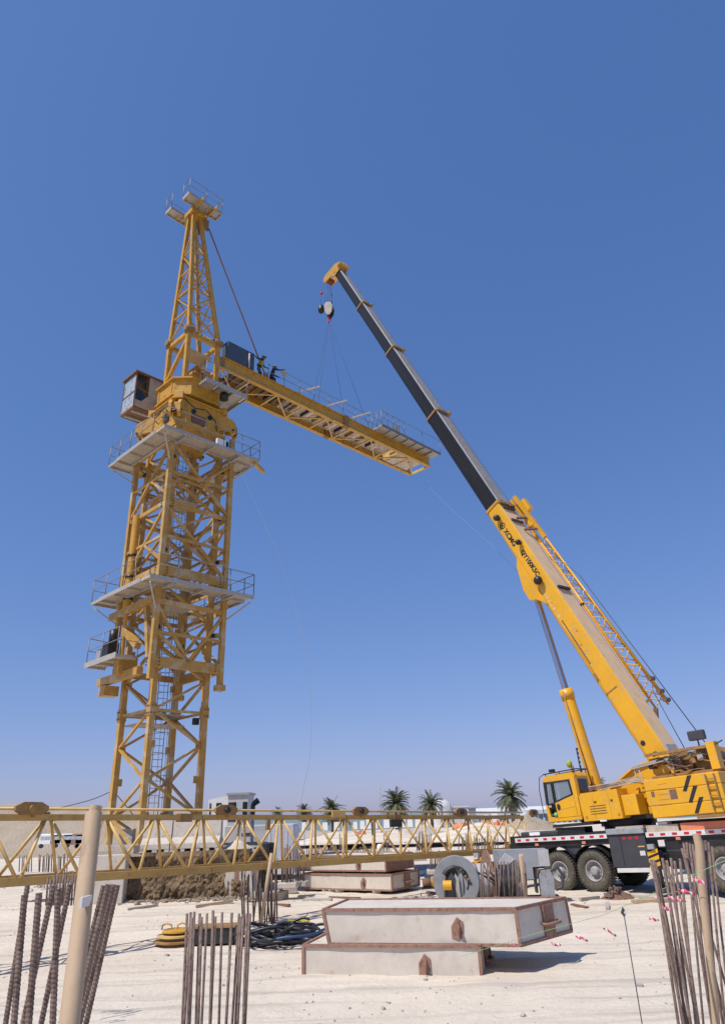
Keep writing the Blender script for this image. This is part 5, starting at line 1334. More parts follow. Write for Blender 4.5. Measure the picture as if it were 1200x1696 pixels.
# ballast blocks
def ballast(name_lab, bot, top, grp, end_m='rustrim', full_end=False):
    """bot, top: four world corners each, front-left, front-right, back-right, back-left"""
    o0 = Vector(bot[0]); t = thing('ballast_block', name_lab, 'ballast block', o0, 0, grp)
    P = [Vector(p)-o0 for p in bot]+[Vector(p)-o0 for p in top]
    c = sum(P, Vector())/8; w = .06
    core = [p+(c-p).normalized()*.035 for p in P]
    b = MB(); N = 14   # subdivided faces with a slightly uneven cast surface
    for q in ((0, 1, 5, 4), (1, 2, 6, 5), (2, 3, 7, 6), (3, 0, 4, 7), (4, 5, 6, 7), (0, 3, 2, 1)):
        a0, a1, a2, a3 = [core[k] for k in q]; nrm = (a1-a0).cross(a3-a0).normalized(); vs = []; fs = []
        for jj in range(N+1):
            for ii in range(N+1):
                u, v = ii/N, jj/N; p = (a0.lerp(a1, u)).lerp(a3.lerp(a2, u), v); e = min(1, 4*min(u, 1-u, v, 1-v)*2)
                vs.append(p+nrm*(noise.noise(p*1.7+o0)*.02-.004)*e)
        for jj in range(N):
            for ii in range(N): k = jj*(N+1)+ii; fs.append((k, k+1, k+N+2, k+N+1))
        b.add(vs, fs, True)
    b.emit('concrete_core', 'ballast', t)
    for a, d in ((0, 1), (1, 2), (2, 3), (3, 0), (4, 5), (5, 6), (6, 7), (7, 4)):
        MB().bar(P[a]+(c-P[a]).normalized()*.03, P[d]+(c-P[d]).normalized()*.03, w, w).emit('edge_angle', 'rustrim', t)
    for a in range(4): MB().bar(P[a]+(c-P[a]).normalized()*.028, P[a+4]+(c-P[a+4]).normalized()*.028, w*1.05, w*1.05, P[1]-P[0]).emit('corner_angle', 'rustrim', t)
    F = lambda u, v: (P[0].lerp(P[1], u)).lerp(P[4].lerp(P[5], u), v)
    E_ = lambda u, v: (P[1].lerp(P[2], u)).lerp(P[5].lerp(P[6], u), v)
    fx = (P[1]-P[0]).normalized(); fn = fx.cross(V(0, 0, 1)).normalized()
    MB().prism([(-.14, -.16), (.0, -.2), (.1, -.06), (.1, .12), (-.02, .2), (-.14, .04)], fn*-.03, F(.7, .45)+fn*.012, fx, (0, 0, 1)).emit('lug_plate', 'rustrim', t)
    MB().path([F(.705, .2)+fn*.0, F(.71, .45)+fn*.1, F(.70, .66)+fn*.02], .024, 8).emit('lifting_eye', 'rust', t)
    ex = (P[2]-P[1]).normalized(); en = ex.cross(V(0, 0, 1)).normalized()
    if full_end: MB().prism([(0.03, 0.03), ((P[2]-P[1]).length-.03, .03), ((P[6]-P[5]).length-.03, P[5].z-P[1].z-.03), (.03, P[5].z-P[1].z-.03)], en*-.03, P[1]+en*.004, ex, (0, 0, 1)).emit('end_plate', end_m, t)
    else: 
        MB().prism([(0, 0), (.42, 0), (.42, P[5].z-P[1].z-.06), (0, P[5].z-P[1].z-.06)], en*-.03, E_(.46, .05)+en*.006, ex, (0, 0, 1)).emit('end_plate', end_m, t)
        MB().path([E_(.42, .42), E_(.44, .4)+en*.1, E_(.7, .4)+en*.1, E_(.72, .42)], .032, 8).emit('lifting_handle', 'rustrim', t)
    return t
def rect(A, B, D, z, h):
    A = Vector((A[0], A[1], z)); B = Vector((B[0], B[1], z)); d = (B-A).normalized(); n_ = Vector((-d.y, d.x, 0))*D
    bt = [A, B, B+n_, A+n_]; return bt, [p+V(0, 0, h) for p in bt]
g = 'rust-edged ballast blocks'
top_ = [V(-1.21, 17.18, 1.1), V(2.74, 16.16, 1.1), V(4.12, 17.67, 1.1), V(-.75, 18.95, 1.1)]
bot_ = [V(-1.08, 17.16, .48), V(2.76, 16.12, .48), V(4.16, 17.68, .48), V(-.62, 18.9, .48)]
ballast('cream ballast block with rusty edges in the foreground, on top of another one', bot_, top_, g)
dn = V(3.95, -1.02, 0).normalized(); nn = Vector((-dn.y, dn.x, 0))
A2 = V(-1.62, 17.15, 0)
b2_, t2_ = rect(A2, A2+dn*3.7, 1.6, -.12, .6)
ballast('lower foreground ballast block jutting out to the left beneath the top one', b2_, t2_, g)
d2 = Vector((math.cos(R(-33)), math.sin(R(-33)), 0)); n2 = Vector((-d2.y, d2.x, 0))
fr = atZ(650, 1481, 0); A_ = Vector(fr)-d2*4.6
ballast('lower of the two stacked ballast blocks in the middle distance', *rect(A_, fr, 2.2, .12, .56), g)
ballast('upper of the two stacked ballast blocks in the middle distance', *rect(A_-d2*.15, fr-d2*.25, 2.2, .8, .56), g, full_end=True)
random.seed(8)
for k, q in enumerate((.25, .32, .4, .8)):
    o = MB().box((0, 0, 0), (.35, .5, .13), None, .02).emit('packing_block', 'darkconc'); o.location = Vector(A_+d2*4.6*q+n2*.25)+V(0, 0, .055); tag(o, ['leftmost packing block under the stacked ballast', 'packing block second from left under the stacked ballast', 'packing block third from left under the stacked ballast', 'rightmost packing block under the stacked ballast'][k], 'packing block', 'packing blocks under the stack')
for k, q in enumerate((.2, .5, .85)):
    o = MB().box((0, 0, 0), (.12, 1.8, .118)).emit('timber_spacer', 'rust'); o.location = Vector(A_+d2*4.4*q+n2*.95)+V(0, 0, .74); o.rotation_euler.z = math.atan2(d2.y, d2.x); tag(o, ['left', 'middle', 'right'][k]+' timber spacer between the two stacked ballast blocks', 'timber', 'spacers between the stacked blocks')
bt = MB(); bt.lathe([(0, 0), (.13, 0), (.13, .32), (.1, .38), (.06, .4), (0, .4)], (0, 0, 0), (0, 0, 1), 16); o = bt.emit('white_canister', 'brightwhite'); q = atZ(649, 1424, 1.36); o.location = (q.x, q.y, 1.362); o.location = Vector(A_+d2*3.7+n2*.6)+V(0, 0, 1.36); tag(o, 'small white canister standing on the stacked ballast blocks', 'canister')
# winch
wq = atZ(760, 1502, 0); wn = thing('rope_winch', 'grey rope winch with a large disc flange and drum, beside the truck wheels', 'winch', (wq.x, wq.y, 0), R(-8))
MB().lathe([(.0, 0), (.70, 0), (.70, .04), (.30, .04)], (0, 0, .72), (1, 0.25, 0), 44, False).emit('flange_disc', 'grey', wn)
ax = V(1, .25, 0).normalized()
f1 = MB(); f1.lathe([(0, 0), (.82, 0), (.82, .05), (0, .05)], V(0, 0, .84)+ax*1.05, ax, 40, False); f1.emit('flange_disc', 'rustrim', wn, label='rusty brown drum flange')
fr_ = V(-.25, -1, 0).normalized()
MB().tube(V(0, 0, .72)+ax*.05, V(0, 0, .72)+ax*1.05, .54, 30).emit('rope_drum', 'cabinwhite', wn)
# face of the near flange is turned to the camera: build it as a disc facing the camera
dk = V(-.18, -1, 0).normalized()
fc = V(-.02, -.55, .78)
fd = MB(); fd.lathe([(0, 0), (.76, 0), (.78, .02), (.78, .08), (0, .08)], fc, -dk, 44, False); fd.emit('guard_disc', 'discgrey', wn)
MB().prism([(-.42, -.7), (-.40, -.1), (-.28, .22), (-.02, .36), (.22, .22), (.34, -.1), (.38, -.7)], dk*.012, fc+dk*.002, (1, 0, 0), (0, 0, 1)).emit('arch_opening', 'black', wn)
arcs = [V(fc.x+.42*math.cos(t), fc.y-.06, fc.z+.42*math.sin(t)) for t in [R(a) for a in range(150, -40, -14)]]
MB().path(arcs, .05, 6, rs=[.09, .08, .07, .06, .07, .05, .06, .05, .06, .05, .05, .04, .03, .03][:len(arcs)]).emit('brake_band', 'black', wn)
MB().prism([(-.26, -.62), (-.08, -.62), (.0, .1), (-.12, .28), (-.3, .05)], (0, -.08, 0), (fc.x, fc.y-.04, fc.z), (1, 0, 0), (0, 0, 1)).emit('brake_lever', 'darkgrey', wn)
MB().prism([(.0, -.62), (.12, -.62), (.1, .1), (.0, .25), (-.06, .1)], (0, -.05, 0), (fc.x, fc.y-.05, fc.z), (1, 0, 0), (0, 0, 1)).emit('motor_bracket', 'galv', wn)
for k in range(5): MB().sphere((fc.x+.2+.07*k, fc.y-.08, fc.z+.35-.1*k), .05+.012*(k % 2), 8, 5).emit('fitting', ('rust', 'black', 'lug')[k % 3], wn)
MB().tube((fc.x-.42, fc.y-.2, fc.z-.08), (fc.x-.14, fc.y-.2, fc.z-.08), .14, 16).emit('limit_switch', 'crane', wn)
wn2 = wn
MB().b2((-.35, -.45, 0), (2.3, .45, .12)).emit('winch_base', 'grey', wn)
MB().tube((1.2, .0, .62), (1.95, 0.05, .62), .34, 20).emit('winch_motor', 'black', wn)
for k in range(3): MB().lathe([(.53, 0), (.58, 0), (.58, .03), (.53, .03)], V(0, 0, .72)+ax*(.3+.3*k), ax, 30, False).emit('drum_ring', 'rust', wn)
cbm = MB()
for k in range(4): cbm.path([V(.5+.2*k, -.5, 1.05), V(.9+.2*k, -.6, .95-.1*k), V(1.3+.15*k, -.55, .6), V(1.4+.1*k, -.5, .1)], .022, 6)
cbm.emit('power_cable', 'hose', wn)
# grey steel housing with an L shaped foot
gq = atZ(868, 1500, 0); gq = Vector((gq.x, gq.y+.6, 0))
hz_ = thing('grey_housing', 'grey L-shaped steel housing standing between the winch and the truck wheel', 'steel housing', (gq.x, gq.y, 0), R(-6))
MB().prism([(-.75, 1.62), (1.05, 1.62), (1.1, 1.55), (1.1, 1.08), (.52, 1.08), (.52, .72), (.2, .7), (.1, .2), (-.75, .2)], (0, .7, 0), (0, -.1, 0), (1, 0, 0), (0, 0, 1)).emit('housing_body', 'grey', hz_)
MB().b2((.75, -.14, 1.1), (1.11, -.1, 1.6)).emit('housing_panel', 'cabinwhite', hz_)
MB().b2((.55, -.05, .3), (.62, .5, 1.1)).emit('strut', 'black', hz_)
MB().prism([(.7, .15), (1.15, .15), (1.2, .9), (1.08, 1.0), (.78, .98), (.7, .8)], (0, .45, 0), (0, -.1, 0), (1, 0, 0), (0, 0, 1)).emit('gearbox', 'grey', hz_)
MB().path([V(1.1, -.1, .95), V(1.35, -.1, 1.05), V(1.5, -.1, .8), V(1.42, -.1, .45), V(1.2, -.1, .4)], .06, 8).emit('bent_duct', 'darkgrey', hz_)
for k in range(3): MB().sphere((.75+.18*k, -.12, .14), .09, 10, 6).emit('valve', 'rust', hz_)
MB().b2((-.2, -.05, 0), (1.3, .5, .2)).emit('base_frame', 'black', hz_)
fo = MB(); fo.prism([(-.7, 1.2), (-.35, 1.55), (-.05, 1.35), (-.3, 1.2)], (0, -.25, .0), (0, -.12, 0), (1, 0, 0), (0, 0, 1)); fo.emit('raised_flap', 'cabinwhite', hz_)
# small yellow pump left of the winch
pq = atZ(714, 1472, 0); t = thing('small_pump', 'small brownish pump on the sand left of the grey disc flange', 'pump', (pq.x, pq.y, 0))
MB().tube((-.35, 0, .22), (.05, 0, .22), .17, 14).emit('pump_motor', 'rust', t); MB().b2((.05, -.2, .05), (.5, .2, .42), .04).emit('pump_body', 'lug', t); MB().b2((-.4, -.22, 0), (.5, .22, .06)).emit('pump_base', 'black', t)
MB().lathe([(0, 0), (.2, 0), (.2, .06), (0, .06)], (.0, 0, .22), (1, 0, 0), 16, False).emit('pump_flange', 'upper', t)
# terrace things -------------------------------------------------
def barrier(label, px0, px1, yb, Y, h=1.15, m='concrete', wt=.34, wb=.95, ang=0, red=False):
    a = atY(px0, yb, Y); b = atY(px1, yb, Y); L = (b-a).length; 
    t = thing('concrete_barrier', label, 'concrete barrier', (a.x, Y, TZ if Y < 36 and a.x < -4.8 and yb < 1420 else 0), ang, 'concrete barriers')
    MB().prism([(-wb/2, .1), (wb/2, .1), (wb/2, .28), (wt/2+.06, .5), (wt/2, h), (-wt/2, h), (-wt/2-.06, .5), (-wb/2, .28)], (L, 0, 0), (0, 0, 0), (0, 1, 0), (0, 0, 1)).emit('barrier_body', m, t)
    n = 3
    for k in range(n): MB().b2((L*k/(n-1)*.84+0, -wb/2+.01, 0), (L*k/(n-1)*.84+L*.16, wb/2-.01, .102)).emit('barrier_foot', m, t)
    return t
barrier('long pale concrete barrier on the bank edge under the tower legs', 238, 285, 1404, 30.95)
barrier('pale concrete barrier on the bank edge right of the tower leg', 287, 327, 1404, 30.95)
bq = barrier('concrete barrier with faded red marks next to the white container', 329, 366, 1404, 30.95)
mk = MB()
for k in range(5): mk.b2((.35+.12*k, -.19, .70+.02*(k % 2)), (.42+.12*k, -.175, .82))
mk.emit('faded_marks', 'rustrim', bq)
barrier('grey concrete block behind the barriers, inside the tower base', 262, 283, 1398, 33.4, .9, 'darkconc', .6, .7)
barrier('grey concrete block left of the tower base', 200, 222, 1400, 33.2, .85, 'darkconc', .6, .7)
# jersey barrier on the ground beside the bank
jq = atZ(400, 1490, .05); t = thing('concrete_barrier', 'jersey barrier seen end on at the foot of the bank', 'concrete barrier', (jq.x, jq.y-1.2, 0.05), R(0), 'concrete barriers')
MB().prism([(-.78, 0), (.78, 0), (.74, .3), (.6, .5), (.5, 1.25), (-.38, 1.25), (-.5, .6), (-.7, .3)], (0, 1.7, 0), (0, 0, 0), (1, 0, 0), (0, 0, 1)).emit('barrier_body', 'concrete', t)
MB().b2((-.1, -.02, .5), (.06, 0, 1.2)).emit('faded_mark', 'rustrim', t)
# light concrete wall left of the bank
wl = atY(136, 1495, 30.0); wr = atY(204, 1495, 30.0)
o = MB().b2((wl.x-wr.x, 0, -.3), (0, .5, TZ+.0), .03).emit('retaining_wall', 'concrete'); o.location = (wr.x, 29.85, 0); tag(o, 'pale concrete retaining wall left of the brown cut earth', 'wall')
# rubble heap on the bank
def heap(name, label, cat, x, y, z, rx, ry, h, m, seed=0, n=22):
    vs = []; fs = []
    for j in range(n+1):
        for i in range(n+1):
            u = -1+2*i/n; v = -1+2*j/n; r = math.hypot(u, v); hh = max(0, 1-r)**.9*h
            nn_ = noise.noise(Vector((u*3+seed, v*3, seed)))*.25+noise.noise(Vector((u*9+seed, v*9, seed)))*.12
            vs.append((u*rx, v*ry, max(-.06, hh*(1+nn_))-.03 if r < 1 else -.06))
    for j in range(n):
        for i in range(n): a = j*(n+1)+i; fs.append((a, a+1, a+n+2, a+n+1))
    b = MB(); b.add(vs, fs, True); o = b.emit(name, m); o.location = (x, y, z)
    return tag(o, label, cat)
q = atY(383, 1404, 30.9); heap('sand_heap', 'small pale sand heap at the right end of the bank top', 'sand heap', q.x+.15, 31.3, TZ-.05, .75, .6, .42, 'sand', 3)
q = atY(222, 1404, 30.9); heap('sand_heap', 'rubbly sand heap at the left end of the bank top', 'sand heap', q.x-.1, 31.0, TZ-.05, 1.1, .7, .3, 'dune', 6)
q = atZ(1022, 1488, 0); hp_ = heap('scrap_heap', 'heap of rusty scrap chain lying on the sand in front of the truck wheels', 'scrap heap', q.x, q.y, .03, .6, .35, .3, 'rust', 9)
random.seed(4); ch_ = MB()
for k in range(26):
    p = V(random.uniform(-.4, .4), random.uniform(-.25, .2), .0); p.z = max(.05, .3*(1-abs(p.x)/.5)); d = V(random.uniform(-1, 1), random.uniform(-1, 1), random.uniform(-.3, .8)).normalized()*.12
    ch_.bar(p-d, p+d, .04)
ch_.emit('scrap_pieces', 'rebar', hp_, kind='stuff')
q = atZ(1082, 1494, 0); o = MB().box((0, 0, .05), (1.4, .35, .1), Matrix.Rotation(R(8), 3, 'Z'), .01).emit('plank', 'pipe'); o.location = q; tag(o, 'flat weathered board lying on the sand right of the scrap heap', 'board')
random.seed(52)
clut = [(500, 1428, 'short footing block right of the white container'), (728, 1448, 'pale footing block left of the winch disc'), (705, 1438, 'second pale footing block further left of the winch disc'), (672, 1436, 'low slab piece behind the ballast stack'), (480, 1478, 'broken concrete lump left of the ballast stack'), (452, 1490, 'flat concrete scrap near the middle rusty bars'), (618, 1418, 'distant concrete block behind the jib at the centre'), (745, 1420, 'distant concrete block beside the winch top'), (585, 1420, 'dark bundle lying behind the ballast stack'), (690, 1425, 'grey pallet load lying right of the ballast stack')]
for k, (xx, yy_, lb) in enumerate(clut):
    p = atZ(xx, yy_, 0.05); w = random.uniform(.5, 1.3); o = MB().box((0, 0, 0), (w, random.uniform(.4, .9), random.uniform(.18, .42)), Matrix.Rotation(random.random(), 3, 'Z'), .03).emit('concrete_piece', 'darkconc' if k % 3 == 2 else 'concrete'); o.location = (p.x, p.y, .14); tag(o, lb, 'concrete block')
random.seed(91)
spots_ = [(905, 1492), (955, 1500), (1048, 1486), (880, 1506), (725, 1482), (700, 1490), (640, 1493), (575, 1488), (520, 1492), (745, 1440), (470, 1500), (1010, 1502), (560, 1440), (690, 1450), (980, 1490), (350, 1507), (420, 1500), (230, 1512)]
for k, (xx, yy_) in enumerate(spots_):
    p = atZ(xx+random.uniform(-8, 8), yy_, 0.02); L3 = random.uniform(.35, 1.5); m_ = ('pipe', 'rust', 'darkconc')[k % 3]
    o = MB().box((0, 0, 0), (L3, random.uniform(.06, .16), random.uniform(.04, .09)), Matrix.Rotation(random.random()*3.1, 3, 'Z') @ Matrix.Rotation(random.uniform(-.06, .06), 3, 'Y')).emit('timber_offcut', m_); o.location = (p.x, p.y, gz(p.x, p.y)+.04)
    tag(o, ('short sand coloured timber offcut lying loose on the pale sand', 'short rusty steel offcut lying loose on the pale sand', 'short grey offcut lying loose on the pale sand')[k % 3], 'offcut', ('timber', 'steel', 'grey')[k % 3]+' offcuts scattered on the sand')
random.seed(17); rb_ = MB()
for k in range(900):
    c_ = random.choice([(470, 1470), (700, 1420), (600, 1412), (740, 1452), (90, 1470), (250, 1500), (560, 1408), (800, 1400), (660, 1402)])
    p = atZ(c_[0]+random.gauss(0, 26), c_[1]+random.gauss(0, 3.5), 0); q_ = random.uniform(.03, .14)
    if p.y > 110 or (-12 < p.x < -4.6 and 29 < p.y < 38): continue
    rb_.box((p.x, p.y, gz(p.x, p.y)+q_*.3), (q_*1.5, q_, q_*.8), Matrix.Rotation(random.random()*6, 3, 'Z') @ Matrix.Rotation(random.random(), 3, 'X'))
tag(rb_.emit('rubble', 'concrete'), 'broken rubble strewn between the footings in the middle distance', 'rubble', kind='stuff')
# white container and cabin
ctn = thing('white_container', 'big plain white container standing behind the brown bank', 'container', (0, 0, 0))
cA = atZ(486, 1453, 0); ctn.location = (cA.x, 37.5, 0)
kx = 41.0; cl = atY(369, 1400, kx).x-atY(486, 1400, kx).x; ctn.location = (atY(486, 1400, kx).x, kx, 0); chh = atY(470, 1365, kx).z
MB().b2((cl*.36, 0, .25), (0, 2.4, chh), .03).emit('container_body', 'white', ctn)
MB().b2((cl, .25, .25), (cl*.36-.02, 2.5, chh+.0), .03).emit('container_body', 'cabinwhite', ctn, label='greyer front half of the container')
for i in range(7): MB().b2((cl*.36+.1+i*.3, -.02, .4), (cl*.36+.13+i*.3, 0, chh-.15)).emit('wall_rib', 'white', ctn)
MB().b2((cl*.75, .23, chh-.5), (cl*.60, .25, chh-.35)).emit('vent', 'darkgrey', ctn); MB().b2((cl*.63, .23, chh-1.35), (cl*.48, .25, chh-1.2)).emit('vent', 'bluegrey', ctn)
MB().b2((cl, .3, 0.0), (-.2, 2.3, .25)).emit('skid', 'black', ctn); MB().b2((cl*.64, .1, .3), (cl*.50, .24, 1.0)).emit('dark_opening', 'black', ctn)
cbn = thing('site_cabin', 'grey flat roofed cabin with dark windows raised behind the white container', 'cabin', (0, 0, 0)); kY = 43.8
def px(x, y): p = atY(x, y, kY); return p.x, p.z
xa, zt = px(378, 1313.5); xb, _ = px(411, 1313.5); xc, zl = px(344, 1321); _, zb = px(380, 1368)
cbn.location = (xa, kY, 0)
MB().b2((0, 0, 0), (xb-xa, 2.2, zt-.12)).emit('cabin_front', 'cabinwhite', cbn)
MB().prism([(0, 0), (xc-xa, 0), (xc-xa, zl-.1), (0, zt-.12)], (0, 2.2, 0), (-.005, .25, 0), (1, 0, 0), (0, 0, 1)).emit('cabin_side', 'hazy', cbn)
MB().b2((-.08, -.1, zt-.118), (xb-xa+.08, 2.3, zt)).emit('cabin_roof', 'grey', cbn)
for a, b in ((.04, .42), (.48, .74), (.76, .97)):
    w_ = MB().b2(((xb-xa)*a, -.02, zt-1.5), ((xb-xa)*b, 0, zt-.5)).emit('window', 'darkglass' if a != .48 else 'oldglass', cbn)
for a, b in ((.35, .60), (.86, .93)): MB().b2(((xc-xa)*a, .22, zt-1.2), ((xc-xa)*b, .25, zt-.5)).emit('window', 'darkglass', cbn)
o = MB().path([V(0, 0, .7), V(0, 0, 1.15), V(.04, 0, 1.25), V(.28, 0, 1.42)], .1, 10, rs=[.12, .12, .13, .15]).emit('exhaust_stack', 'black'); p = atY(418, 1362, 39.0); o.location = (p.x, 39.0, p.z-.4); o.parent = None; tag(o, 'black curved exhaust stack poking up right of the grey cabin', 'exhaust')
MB().tube((0, 0, -p.z+.4), (0, 0, .72), .09, 8).emit('exhaust_pipe', 'galv', o)
# foreground yellow plates
yq = atZ(292, 1566, 0.0); t = thing('yellow_spool', 'round yellow steel cover with lifting loops at the bottom edge of the ground', 'steel cover', (yq.x, yq.y, 0.02))
yz = .34; t.scale = (1, 1, 1)
for k, (r, z) in enumerate(((.58, yz-.22), (.52, yz-.1), (.42, yz))): MB().lathe([(0, z-.05), (r, z-.05), (r, z-.01), (r*.96, z), (0, z)], (0.02*k, 0, 0), (0, 0, 1), 30, False).emit('cover_disc', ('lug', 'jibpaint', 'upper')[k], t)
MB().lathe([(.42, 0.0), (.42, yz-.15)], (0, 0, 0), (0, 0, 1), 24).emit('cover_drum', 'lug', t)
for x in (-.28, .12): MB().path([V(x-.13, 0, yz), V(x-.11, 0, yz+.1), V(x, 0, yz+.14), V(x+.12, 0, yz+.1), V(x+.14, 0, yz)], .02, 8).emit('lifting_loop', 'upper', t)
t2 = thing('yellow_tank', 'yellow box frame behind the front rusty bars', 'steel box', (atZ(350, 1567, 0).x, atZ(350, 1567, 0).y, 0)); z2 = .42
MB().b2((-.55, -.1, .05), (.6, .5, z2-.02), .02).emit('box_body', 'black', t2); MB().b2((-.58, -.13, z2-.02), (.62, .52, z2+.02)).emit('box_lid', 'lug', t2)
MB().b2((-.57, -.12, .0), (-.5, .5, z2-.02)).emit('box_frame', 'jibpaint', t2)
# hoses
random.seed(21)
hc = atZ(475, 1560, 0.0); hcoil = thing('hose_coil', 'tangle of black hoses in front of the ballast blocks', 'hose', (hc.x-.1, hc.y-.2, 0))
for k in range(15):
    cx = random.uniform(-.5, .45); cy = random.uniform(-.5, .35); rx = random.uniform(.45, .95); ry = random.uniform(.4, .75); z = .05+.03*k; ph = random.random()*6; L_n = random.randint(34, 60)
    p = [V(cx+rx*math.cos(ph+t*.13)*(1+.06*math.sin(t*.4)), cy+ry*math.sin(ph+t*.13), max(.04, z*(.75+.25*math.sin(t*.21+k))+.03*math.sin(t*.5))) for t in range(L_n)]
    MB().path(p, .034, 8).emit('hose', 'hoseblue' if k == 9 else 'hose', hcoil)
yc = MB(); 
for k in range(5):
    p = [V(.22*math.cos(t*.5+k)+.02*k, .2*math.sin(t*.5+k), .04+.03*k) for t in range(14)]; yc.path(p, .02, 6)
o = yc.emit('yellow_cable_coil', 'yellowcable'); q = atZ(487, 1537, .1); o.location = (q.x, q.y, .06); o.scale = (1.4, 1.2, 1.2); tag(o, 'small yellow cable coil behind the black hoses', 'cable')
#@@FAR
# ribbons and marker
g0 = [atZ(660, 1600, .25), atZ(870, 1553, .5), atY(1000, 1515, 10.5), atY(1102, 1470, 8.6), atY(1180, 1434, 8.2), atY(1260, 1400, 8.2)]
g0[0] = atY(760, 1585, 13.0); g0[1] = atY(880, 1548, 12.2)
ln = MB().path(g0, .003, 5).emit('green_line', 'green'); tag(ln, 'thin green string line tied between the rusty bars', 'string')
def ribbon(x, y, x2, y2, Y, label, w=.009, grp='pink ribbons on the string line'):
    a = atY(x, y, Y); b = atY(x2, y2, Y); d = (b-a); n = 6; vs = []
    up = V(0, .3, 1).normalized()
    for i in range(n+1):
        p = a+d*(i/n)-a; s = math.sin(i*1.3+x)*.012; ww = w*1.5*(1-.5*abs(i/n-.5)+.35*math.sin(i*2.1+y))
        vs += [p+up*ww+V(0, s, s*.5), p-up*ww+V(0, -s, s*.5)]
    fs = [(2*i, 2*i+1, 2*i+3, 2*i+2) for i in range(n)]
    b_ = MB(); b_.add(vs, fs, True); o = b_.emit('pink_ribbon', 'pink'); o.location = a
    md = o.modifiers.new('thick', 'SOLIDIFY'); md.thickness = .002; o.data.materials.append(M['tape'])
    for fi, f in enumerate(o.data.polygons): f.material_index = 1 if fi % 3 == 1 else 0
    return tag(o, label, 'ribbon', grp)
ribbon(998, 1537, 1020, 1550, 9.5, 'pink ribbon crumpled on the sand nearest the marker flag', .010)
ribbon(952, 1550, 973, 1558, 9.5, 'pink ribbon left of the marker flag on the sand', .010)
ribbon(912, 1563, 928, 1566, 9.5, 'pink ribbon beside the corner of the foreground ballast block', .010)
ribbon(1074, 1521, 1090, 1524, 9.0, 'short pink ribbon just left of the right rebar group')
ribbon(1106, 1486, 1130, 1493, 7.3, 'pink ribbon knotted on the front bars of the right rebar group')
ribbon(1122, 1473, 1150, 1481, 7.3, 'pink ribbon tied higher across the right rebar group', .010)
ribbon(1146, 1456, 1170, 1464, 7.3, 'topmost pink ribbon by the bent pipe', .010)
ribbon(1096, 1503, 1112, 1507, 7.3, 'lowest pink ribbon on the right rebar group', .010)
ribbon(842, 1562, 852, 1566, 11.8, 'pink ribbon at the front corner of the foreground ballast block', .010)
p = atY(1041, 1568, 9.8); q = atY(1032, 1512, 9.8)
mf = thing('marker_flag', 'small dark diamond marker on a thin wire in front of the truck', 'marker', (p.x, 9.8, 0))
b0 = Vector((p.x, 9.8, 0)); MB().path([V(0, 0, 0), q-b0], .006, 6).emit('wire', 'rope', mf)
MB().prism([(-.03, 0), (0, -.045), (.04, 0), (.0, .06)], (0, .02, 0), q-b0, (1, 0, 0), (0, 0, 1)).emit('diamond', 'darkgrey', mf)
MB().prism([(-.0, 0), (.02, -.02), (.04, 0), (.02, .03)], (0, .004, 0), q-b0+V(0, -.006, 0), (1, 0, 0), (0, 0, 1)).emit('diamond_face', 'tape', mf)
# ------------------------------------------------ ropes in the air
def rope(pts, r, m, lab, name='tag_rope', cat='rope'):
    P = [Vector(p) for p in pts]; out = []
    for i in range(len(P)-1):
        p0 = P[max(0, i-1)]; p1 = P[i]; p2 = P[i+1]; p3 = P[min(len(P)-1, i+2)]
        for k in range(6):
            t = k/6; out.append(.5*((2*p1)+(p2-p0)*t+(2*p0-5*p1+4*p2-p3)*t*t+(3*p1-p0-3*p2+p3)*t**3))
    out.append(P[-1]); o0 = out[0]
    o = MB().path([p-o0 for p in out], r, 5).emit(name, m); o.location = o0; return tag(o, lab, cat)
rope([atY(395, 772, 31.0), atY(430, 850, 30.6), atY(465, 930, 30.2), atY(492, 1020, 29.8), atY(508, 1090, 29.4), atY(515, 1170, 29), atY(513, 1250, 28.8), atY(500, 1320, 28.6), atY(492, 1400, 28.5), atZ(489, 1470, 0.03)], .007, 'palerope', 'thin grey rope sagging from the upper platform down to the ground')
rope([atY(700, 797, 45), atY(760, 855, 42), atY(815, 905, 39), atY(858, 948, 36.3)], .007, 'palerope', 'thin pale tag line from the counter jib tip to the yellow boom')
rope([atY(100, 1338, 36), atY(150, 1325, 34.5), atY(184, 1311, 33)], .02, 'rope', 'dark cable running left from the tower leg to the dune', 'guy_cable', 'cable')
rope([atY(193, 1316, 33), atY(214, 1341, 34.5), atY(225, 1356, 35.5)], .02, 'rope', 'short dark cable between the tower legs', 'guy_cable', 'cable')
